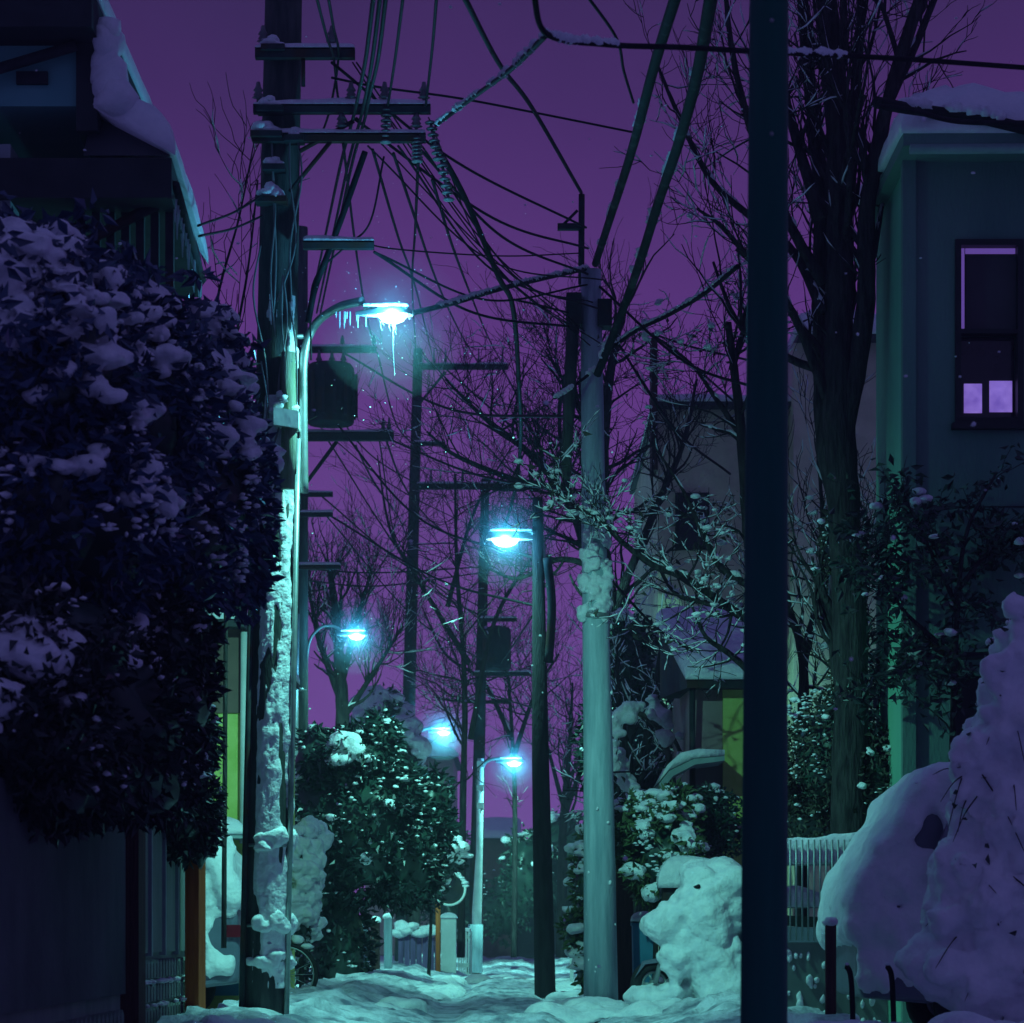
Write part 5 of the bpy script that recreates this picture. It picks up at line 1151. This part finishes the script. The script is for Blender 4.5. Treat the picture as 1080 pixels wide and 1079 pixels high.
evergreen('evergreen_tree', 'pale snow-crusted evergreen behind the speckled one, below the small far lamp', 'tree', H7, 5000, .16, 'leaf', 408, P(436, 1024, Yc), [pl([(436, 1025), (436, 940), (438, 850)], Yc, .16, .09)], 300, (.06, .22), -.25, 700, flat=.9)
H8 = [E(318, 915, 30, 18, .35, 40), E(312, 960, 30, 20, .35, 40), E(326, 890, 30.3, 10, .25, 22)]
evergreen('snowy_shrub', 'purple snow-crusted shrub peeping out right of the snowy pole', 'shrub', H8, 900, .07, 'leaf', 409, P(316, 1050, 30), [pl([(318, 1055), (318, 960)], 30, .03, .02)], 200, (.05, .12), -.6, 200, flat=.95)
Yc = 40
H9 = [E(452, 935, Yc + 1, 18, .4, 26), E(468, 905, Yc + 1, 22, .4, 24)]
evergreen('snowy_shrub', 'small shrub with a bright snow pad beside the roadside mirror', 'shrub', H9, 900, .09, 'leaf', 410, P(452, 1036, Yc + 1), [pl([(452, 1035), (455, 960)], Yc + 1, .03, .02)], 40, (.05, .15), .1, 80)
H10 = [E(618, 930, 30, 14, .3, 60), E(606, 980, 30, 14, .3, 22), E(622, 1010, 30, 16, .3, 40)]
evergreen('leafy_shrub', 'narrow snowy shrub hugging the left side of the pale pole', 'shrub', H10, 1300, .085, 'leaf_light', 411, P(618, 1055, 30), [pl([(618, 1055), (618, 960)], 30, .03, .02)], 70, (.04, .11), -.1, 120)
H11 = [E(660, 700, 33, 38, .6, 60), E(675, 760, 33, 40, .6, 70), E(640, 790, 33.5, 30, .6, 60), E(690, 850, 33, 45, .6, 70)]
evergreen('evergreen_tree', 'dark bushy evergreen mass behind the pale pole, left of the porch', 'tree', H11, 5000, .11, 'ivy', 412, P(672, 1055, 33), [pl([(672, 1055), (672, 900), (672, 760)], 33, .12, .05)], 40, (.04, .12), .5, 140, core=.7)
H12 = [E(555, 925, 66, 28, .8, 52), E(595, 915, 68, 36, .8, 62), E(530, 960, 70, 22, .6, 36), E(486, 935, 72, 26, .8, 62), E(470, 960, 72, 24, .8, 45)]
evergreen('evergreen_tree', 'far dark shrubbery tree at the end of the lane behind the second lamp pole', 'tree', H12, 4200, .16, 'ivy', 413, P(575, 1015, 67), None, 30, (.06, .2), .4, 120)

# climbing rose on the teal wall: loose leafy sprays
rng = np.random.default_rng(501); t = thing('climbing_shrub', 'sparse leafy climber spreading across the teal wall below the lavender window', 'shrub', P(1000, 1080, 21))
main = [pl([(1000, 1080), (1004, 800), (1010, 640), (1020, 560), (1050, 500)], 21.0, .03, .01), pl([(1010, 640), (985, 590), (965, 545), (950, 530)], 21.0, .018, .006), pl([(1012, 620), (1045, 580), (1085, 560)], 21.0, .02, .006), pl([(1004, 690), (975, 665), (950, 640), (930, 600), (922, 560)], 21.0, .02, .006), pl([(1004, 700), (970, 690), (935, 720)], 21, .016, .006)]
b = MB(); [b.tube(p, r, 7) for p, r in main]; tw = []
for p, r in main: side_shoots(rng, p, r, 13, .5, 1, tw, .2, .8, .3)
[b.tube(p, r * .8, 4) for p, r in tw]; b.build('branch', M['bark_dark'], t)
q = np.concatenate([p for p, r in tw]); q = q[rng.integers(0, len(q), 2300)] + rng.normal(size=(2300, 3)) * .05; q[:, 1] = np.minimum(q[:, 1], 21.4)
b = MB(); b.leaves(q, .085, rng); b.build('foliage', M['ivy'], t)
b = MB(); k = 26; b.blobs(q[rng.integers(0, len(q), k)], rng.uniform(.02, .05, k), rng, 2); b.blobs([P(970, 518, 20.9), P(966, 530, 20.9), P(925, 534, 20.9), P(975, 526, 20.9), P(866, 550, 21.2)], [.055, .06, .05, .045, .035], rng, 2); b.build('snow', M['snow'], t)

# tall bush bowed under snow at the right edge
rng = np.random.default_rng(502); Yr = 16.6
H13 = [E(1062, 860, Yr, 48, .6, 150), E(1075, 720, Yr, 34, .5, 70), E(1040, 960, Yr, 45, .6, 100), E(1090, 950, Yr, 60, .6, 130)]
t = evergreen('snowy_bush', 'tall bush bowed under heavy purple snow at the right edge, beside the buried car', 'bush', H13, 3500, .06, 'ivy', 414, P(1065, 1110, Yr), [pl([(1065, 1120), (1062, 900), (1072, 720)], Yr, .05, .02)], 40, (.02, .05), .2, 160, snow_mat='snow_soft')
cs, ss = [], []
for px, py, s in ((1080, 672, .13), (1074, 690, .13), (1082, 720, .2), (1062, 730, .13), (1052, 765, .14), (1072, 780, .22), (1040, 810, .15), (1062, 830, .22), (1032, 860, .17), (1066, 870, .22), (1020, 915, .18), (1050, 920, .22), (1012, 965, .18), (1045, 985, .22), (1080, 960, .25), (1008, 1015, .2), (1040, 1040, .24), (1075, 1040, .25), (1092, 800, .25), (1096, 890, .28), (1095, 740, .2)):
    cs.append(P(px, py, Yr - .35)); ss.append(s * 1.15)
    for _ in range(5): cs.append(P(px + rng.normal() * 12, py + rng.normal() * 15, Yr - .45 - rng.uniform(0, .15))); ss.append(s * rng.uniform(.3, .6))
b = MB(); b.blobs(cs, ss, rng, 3, .2, 1.0); o = b.build('snow_mantle', M['snow_soft'], t)
md = o.modifiers.new('melt', 'REMESH'); md.mode = 'VOXEL'; md.voxel_size = .025; md.use_smooth_shade = True
tx = bpy.data.textures.new('mantle_lumps', 'CLOUDS'); tx.noise_scale = .25; tx.noise_depth = 5
dm = o.modifiers.new('lumps', 'DISPLACE'); dm.texture = tx; dm.strength = .16; dm.texture_coords = 'GLOBAL'
tx = bpy.data.textures.new('mantle_grain', 'CLOUDS'); tx.noise_scale = .07; tx.noise_depth = 5
dm = o.modifiers.new('grain', 'DISPLACE'); dm.texture = tx; dm.strength = .07; dm.texture_coords = 'GLOBAL'
sm_ = o.modifiers.new('soft', 'SMOOTH'); sm_.iterations = 1; sm_.factor = .5
b = MB(); rg = np.random.default_rng(87); k = 130; i_ = rg.integers(0, len(cs), k); v = rg.normal(size=(k, 3)); v[:, 1] -= .5; v /= np.linalg.norm(v, axis=1, keepdims=True)
b.leaves(np.array(cs)[i_] + v * np.array(ss)[i_][:, None] * .95, .06, rg, v, .5); b.build('foliage_tips', M['ivy'], t)
b = MB(); rg = np.random.default_rng(88)
for k in range(34):
    q = P(rg.uniform(1010, 1085), rg.uniform(690, 1030), Yr - rg.uniform(.3, .6)); v = rg.normal(size=3) * .10 + (0, -.12, -.10); b.tube(spline([q, q + v, q + v * 1.9 + (0, 0, -.06)], 4), [.0045] * 4 + [.003] * 4 + [.0015], 5)
b.build('twig', M['bark_dark'], t)

# ------------------------------------------------------------------ overhead cables
OFF = np.array([0, -.2, 0])
def cable(lab, pts, r, name='overhead_cable', m='rubber', snow=0.0, cat='cable', seed=1, group='overhead cables'):
    """pts: (px, py, Y)"""
    rg = np.random.default_rng(seed); p = spline([P(*q) for q in pts], 14)
    b = MB(); b.tube(p, r, 8); c = p[len(p) // 2]; o = b.build_at(name, M[m], p[0]); tag(o, lab, cat, group)
    if snow > 0:
        b = MB(); k = len(p) * 5; u = rg.uniform(0, len(p) - 1.01, k); i = u.astype(int); q = p[i] * (1 - (u - i))[:, None] + p[i + 1] * (u - i)[:, None]
        f = np.array([mnoise.noise(Vector(x * 1.7)) for x in q]); q = q[f > (.35 - snow)]
        k = len(q); q[:, 2] += r * .8; b.blobs(q, rg.uniform(.6, 1.5, k) * max(r * .9, .018), rg, 1, .3, .9); s_ = b.build('snow', M['snow'], o)
    return o
A_ = 19.8
cl = cable
cl('thick dark cable sagging from the left crossarm tip past the big lamp', [(458, 150, A_), (490, 208, 20.5), (525, 290, 22), (541, 325, 24), (547, 400, 28), (549, 470, 32), (540, 530, 37), (525, 575, 42)], .022)
cl('black cable from the top left edge to the pin of the pale pole', [(484, -14, 14), (527, 68, 18), (562, 115, 21), (613, 203, 25.6)], .016)
cl('thin cable running from the left pole top bracket across to the right tree', [(350, 82, A_), (400, 92, 20.2), (480, 103, 20.9), (560, 118, 21.6), (670, 140, 22.6)], .009)
cl('black service cable crossing the upper right behind the black pole', [(562, -10, 12.5), (577, 36, 13), (640, 47, 13.2), (720, 50, 13.5), (790, 54, 13.8), (830, 56, 14), (950, 62, 14.5), (1090, 72, 15)], .014, snow=.12, seed=3)
cl('short sagging cable crusted with snow above the left crossarm tip', [(577, 36, 13), (540, 72, 15), (500, 102, 17.5), (460, 132, A_)], .014, snow=.5, seed=4)
for i, (x0, x1, y1) in enumerate(((395, 372, 126), (402, 380, 126), (408, 384, 128))):
    o = cl('one of three close dark cables running from the top down past the upper left crossarm', [(x0, -12, 13 + i * .2), (x0 - 9, 60, 16), (x1 + 6, 100, 18), (x1, y1, A_), (x1 - 12, 170, 21.5), (x1 - 26, 235, 26), (x1 - 46, 330, 36)], .012, group='three cables above the left crossarm')
cl('thin cable dropping from the top to the crossarm insulator right of the three close cables', [(426, -10, 14), (417, 60, 17), (409, 112, A_)], .009)
cl('lone thin cable dropping from the top to the right end of the left crossarm', [(461, -10, 14), (456, 50, 17), (449, 112, A_)], .009)
cl('leftmost thin cable dropping from the top to the uppermost left crossarm', [(332, -10, 15), (345, 40, 18), (352, 62, A_), (358, 110, 21), (372, 140, 22.5)], .009)
cl('second thin cable dropping from the top to the uppermost left crossarm', [(345, -10, 15), (352, 30, 18), (357, 60, A_), (348, 115, 21), (336, 150, 22.5)], .009)
cl('thin vertical cable from the left crossarm down to the tall thin pole', [(441, 172, A_), (438, 240, 26), (435, 310, 38), (440, 388, 60)], .012)
cl('cable from the left crossarm passing right of the big lamp to a far insulator', [(415, 162, A_), (437, 228, 23), (462, 300, 30), (485, 350, 42), (505, 384, 60)], .012)
cl('cable from the crossarm tip slanting to the farthest right insulator of the tall thin pole', [(456, 190, A_), (478, 262, 24), (500, 320, 33), (516, 358, 44), (530, 384, 60)], .012)
cl('thin cable slanting down behind the big lamp from the left crossarm', [(393, 158, A_), (420, 250, 24), (440, 310, 32), (458, 384, 60)], .011)
cl('thin cable slanting behind the lamp bracket to the second pole transformer', [(362, 152, A_), (375, 260, 25), (386, 330, 31), (396, 371, 40)], .010)
cl('faint thin wire level across the sky from the lower left crossarm to the pale pole', [(376, 254, A_), (420, 263, 21), (530, 270, 23.5), (612, 267, 25.6)], .006)
cl('bundled cable loop coming down the right of the snow-plastered pole', [(385, 160, A_), (362, 225, A_), (345, 270, A_), (332, 305, A_), (325, 340, A_)], .022)
cl('thin slack wire looping beside the snow-plastered pole', [(405, 165, A_), (390, 235, A_), (362, 262, A_), (330, 300, A_), (328, 380, A_)], .007)
cl('thickest dark cable slanting from the top edge down to the head of the pale pole', [(716, -14, 15), (690, 70, 17.5), (666, 160, 20.5), (642, 235, 23.6), (628, 278, 25.5)], .034, m='cable_green', snow=.08, seed=8)
cl('thick dark cable slanting from the top edge past the pale pole head to its side', [(752, -14, 15), (735, 80, 17.5), (716, 150, 19.5), (695, 212, 21.5), (672, 285, 23.6), (648, 350, 25), (630, 395, 25.4)], .038, m='cable_green', snow=.12, seed=9)
cl('thin dark cable from the top edge to the thick slanting cables', [(615, -10, 15), (650, 40, 16.5), (658, 75, 17.5), (668, 108, 18.5)], .009)
cl('snow-crusted lit cable from the pale pole slanting up right to the bare tree', [(640, 370, 25.5), (672, 348, 25), (705, 332, 24.4), (742, 310, 23.6), (778, 281, 22.8)], .020, snow=.75, seed=10)
cl('snow-crusted cable sagging from the pale pole head to the big lamp pole', [(436, 330, 20.5), (480, 319, 21.5), (530, 304, 23), (580, 292, 24.6), (620, 283, 25.6)], .020, m='cable_green', snow=.35, seed=11)
cl('black wire from the hanging cable to the pale pole junction boxes', [(541, 316, 23.8), (565, 321, 24.4), (600, 330, 25.5)], .010)
cl('thin wire from the house chimney towards the black pole', [(688, 352, 35.8), (730, 366, 35), (790, 380, 33)], .014)
cl('slanting wire from the chimney down to the edge of the flat roof', [(688, 352, 35.7), (730, 385, 35.4), (775, 424, 35.2)], .014)
cl('snowy lit cable end running left from the pale pole to a twig', [(627, 390, 25.4), (612, 402, 25.2), (598, 412, 25), (585, 420, 24.8)], .014, snow=.6, seed=12)
cl('thick bundled cable sagging above the teal house roof', [(925, 108, 20.4), (950, 113, 20.6), (985, 118, 21), (1030, 124, 21), (1090, 138, 21)], .045, snow=.15, seed=13)
cl('thinner cable above the teal house roof under the bundled one', [(925, 112, 20.2), (960, 116, 20.4), (1010, 128, 20.8), (1090, 130, 21)], .02)
cl('lower wire crossing between the second left pole and the slim mid-lane pole', [(320, 600, 40), (400, 604, 44), (508, 598, 50)], .012)
cl('slightly sagging wire under another between the second left pole and the slim mid-lane pole', [(320, 612, 40), (400, 618, 44), (508, 604, 50)], .012)
cl('wire slanting down from the tall thin pole to the slim mid-lane pole', [(436, 610, 60), (470, 630, 55), (504, 648, 50)], .018)
cl('wire slanting from the transformer crossarm down towards the tall thin pole', [(405, 458, 40), (425, 510, 46), (450, 545, 56), (480, 570, 62)], .016)
cl('second wire slanting from the transformer crossarm in the purple sky', [(375, 470, 40), (395, 510, 46), (420, 545, 52), (432, 575, 60)], .014)
cl('wire from the second lamp pole slanting left to the slim pole transformer', [(568, 640, 32.5), (545, 675, 40), (528, 700, 50)], .012)
cl('wire crossing low from the slim pole to the second lamp pole', [(505, 728, 50), (540, 740, 42), (568, 748, 32.5)], .012)
cl('wire from the far crossarm to the second lamp pole top', [(558, 514, 50), (563, 522, 42), (567, 530, 32.5)], .01)
cl('wire running from the slim pole crossarm right to the pale pole', [(548, 508, 50), (580, 490, 38), (612, 470, 25.6)], .010)
cl('wire across the dark house gap from the pale pole to the porch', [(630, 815, 25.6), (690, 812, 27), (728, 800, 28)], .008)
for i, (a, c) in enumerate((((215, 235), (278, 205)), ((216, 246), (276, 228)))):
    cl(('upper', 'lower')[i] + ' thin wire from the dark house eave to the left pole', [(a[0] - 6, a[1] + 3, 16.8), ((a[0] + c[0]) / 2, (a[1] + c[1]) / 2 + 4, 18.5), (c[0], c[1], A_)], .008)


for i, (p0, p1, p2) in enumerate([((372, 124, 19.8), (520, 230, 22.5), (620, 262, 25.6)), ((440, 154, 19.8), (530, 250, 22.6), (622, 290, 25.6)), ((350, 66, 19.8), (480, 170, 22.5), (618, 240, 25.6)), ((395, 266, 19.8), (500, 330, 22.5), (606, 345, 25.6)),
      ((362, 372, 40), (470, 430, 33), (612, 440, 25.6)), ((410, 463, 40), (500, 500, 33), (614, 520, 25.6)), ((530, 389, 60), (560, 440, 45), (615, 480, 25.6)), ((470, 389, 60), (540, 450, 45), (616, 505, 25.6)), ((345, 434, 40), (440, 545, 37), (566, 590, 32.5)), ((350, 545, 40), (460, 610, 36), (568, 640, 32.5)),
      ((630, 300, 25.6), (720, 380, 24), (800, 410, 23)), ((632, 330, 25.6), (710, 450, 27), (770, 500, 29)), ((634, 600, 25.6), (690, 660, 27), (735, 690, 28))]):
    cl(['thin wire crossing from the middle left crossarm to the pale pole head', 'thin wire from the lower left crossarm sagging to the pale pole', 'thin wire from the topmost left crossarm to the pale pole head', 'thin wire from the short left crossarm above the big lamp to the pale pole', 'thin wire from the second left pole crossarm above its transformer to the pale pole', 'thin wire from the transformer crossarm to the pale pole among bare boughs', 'thin wire from the farthest right insulator of the tall thin pole to the pale pole', 'thin wire from the inner insulator of the tall thin pole to the pale pole', 'thin wire from under the transformer to the second lamp pole', 'thin wire from the lowest short left crossarm to the second lamp pole', 'thin wire from the pale pole right to the tall bare tree', 'thin wire from the pale pole down right across the stucco house', 'thin wire from the snow collar of the pale pole to the porch roof'][i], [p0, p1, p2], .007 + .0002 * p0[2])

rg_ = np.random.default_rng(71)
for k in range(9):
    p0 = [(376, 66), (452, 124), (420, 154), (376, 124), (395, 266), (445, 154), (372, 66), (410, 124), (388, 154)][k]; p2 = (rg_.uniform(608, 640), rg_.uniform(270, 420))
    cl('one of several slack thin wires strung from the left crossarms to the pale pole', [(*p0, 19.8), ((p0[0] + p2[0]) / 2 + rg_.uniform(-20, 20), (p0[1] + p2[1]) / 2 + rg_.uniform(15, 60), 22.8), (*p2, 25.5)], rg_.uniform(.005, .009), group='slack wires across the centre sky')
for k in range(7):
    p0 = [(318, 372), (318, 434), (345, 463), (400, 463), (398, 372), (340, 524), (345, 545)][k]; p2 = [(446, 515), (508, 560), (508, 655), (430, 600), (436, 470), (506, 640), (540, 712)][k]
    cl('one of several slack wires from the second left pole to poles down the lane', [(*p0, 39.8), ((p0[0] + p2[0]) / 2, (p0[1] + p2[1]) / 2 + rg_.uniform(10, 30), 45), (*p2, 50)], rg_.uniform(.009, .014), group='slack wires behind the second left pole')

# falling snow: loose flakes in the air (nobody could count them)
rng = np.random.default_rng(600); k = 520; LP = [(P(414, 343, YA), 260), (P(535, 568, 32.5), 200), (P(375, 670, 40), 200), (P(467, 772, 60), 120), (P(541, 804, 49.4), 120)]
Yq = rng.uniform(9, 46, k)
q = np.stack([rng.uniform(-.20, .20, k) * Yq, Yq, rng.uniform(.6, 7.5, k)], 1)
r_ = rng.uniform(.004, .011, k); qs = [q]; rs = [r_]
for c_, k2 in LP:                                              # extra flakes added round each lamp to sparkle as its halo
    v = rng.normal(size=(k2, 3)); v /= np.linalg.norm(v, axis=1, keepdims=True); v *= (.16 + 1.1 * rng.random(k2) ** 1.6)[:, None]; qs.append(c_ + v + (0, -.25, -.05)); rs.append(rng.uniform(.0018, .0045, k2) * (c_[1] / 20) ** .5)
b = MB(); b.blobs(np.concatenate(qs), np.concatenate(rs), rng, 1, .3, .8); o = b.build('falling_snow', M['snow']); kind(o, 'stuff')

# ------------------------------------------------------------------ cold night haze
b = MB(); b.box(-60, 60, -4, 120, -1.2, 16.5); o = b.build('haze', M['snow']); kind(o, 'stuff')
m = bpy.data.materials.new('night_haze'); m.use_nodes = True; nt = m.node_tree; nt.nodes.remove(nt.nodes['Principled BSDF'])
pv = nt.nodes.new('ShaderNodeVolumePrincipled'); pv.inputs['Density'].default_value = HAZE; pv.inputs['Color'].default_value = (.82, .9, 1, 1); pv.inputs['Anisotropy'].default_value = 0.35
nt.links.new(pv.outputs['Volume'], nt.nodes['Material Output'].inputs['Volume']); o.data.materials.clear(); o.data.materials.append(m)

# nested volume spheres added round each lamp to make its halo
for (c_, k2), r_, dn in [(lp, rr * f, dd * g) for lp, rr, dd in zip(LP, (.44, .48, .46, .50, .46), (.30, .30, .32, .50, .40)) for f, g in ((1.2, .17), (.9, .24), (.62, .36), (.40, .6))]:
    q = c_ + (0, -.1, -.02); V_, F_ = ico(3); b = MB(); b.add(V_ * r_ + q, F_, True); o = b.build_at('lamp_halo', M['snow'], q); kind(o, 'stuff')
    m = bpy.data.materials.new('lamp_halo'); m.use_nodes = True; nt = m.node_tree; nt.nodes.remove(nt.nodes['Principled BSDF'])
    pv = nt.nodes.new('ShaderNodeVolumePrincipled'); pv.inputs['Density'].default_value = dn; pv.inputs['Color'].default_value = (.55, .9, 1, 1)
    nt.links.new(pv.outputs['Volume'], nt.nodes['Material Output'].inputs['Volume']); o.data.materials.clear(); o.data.materials.append(m)
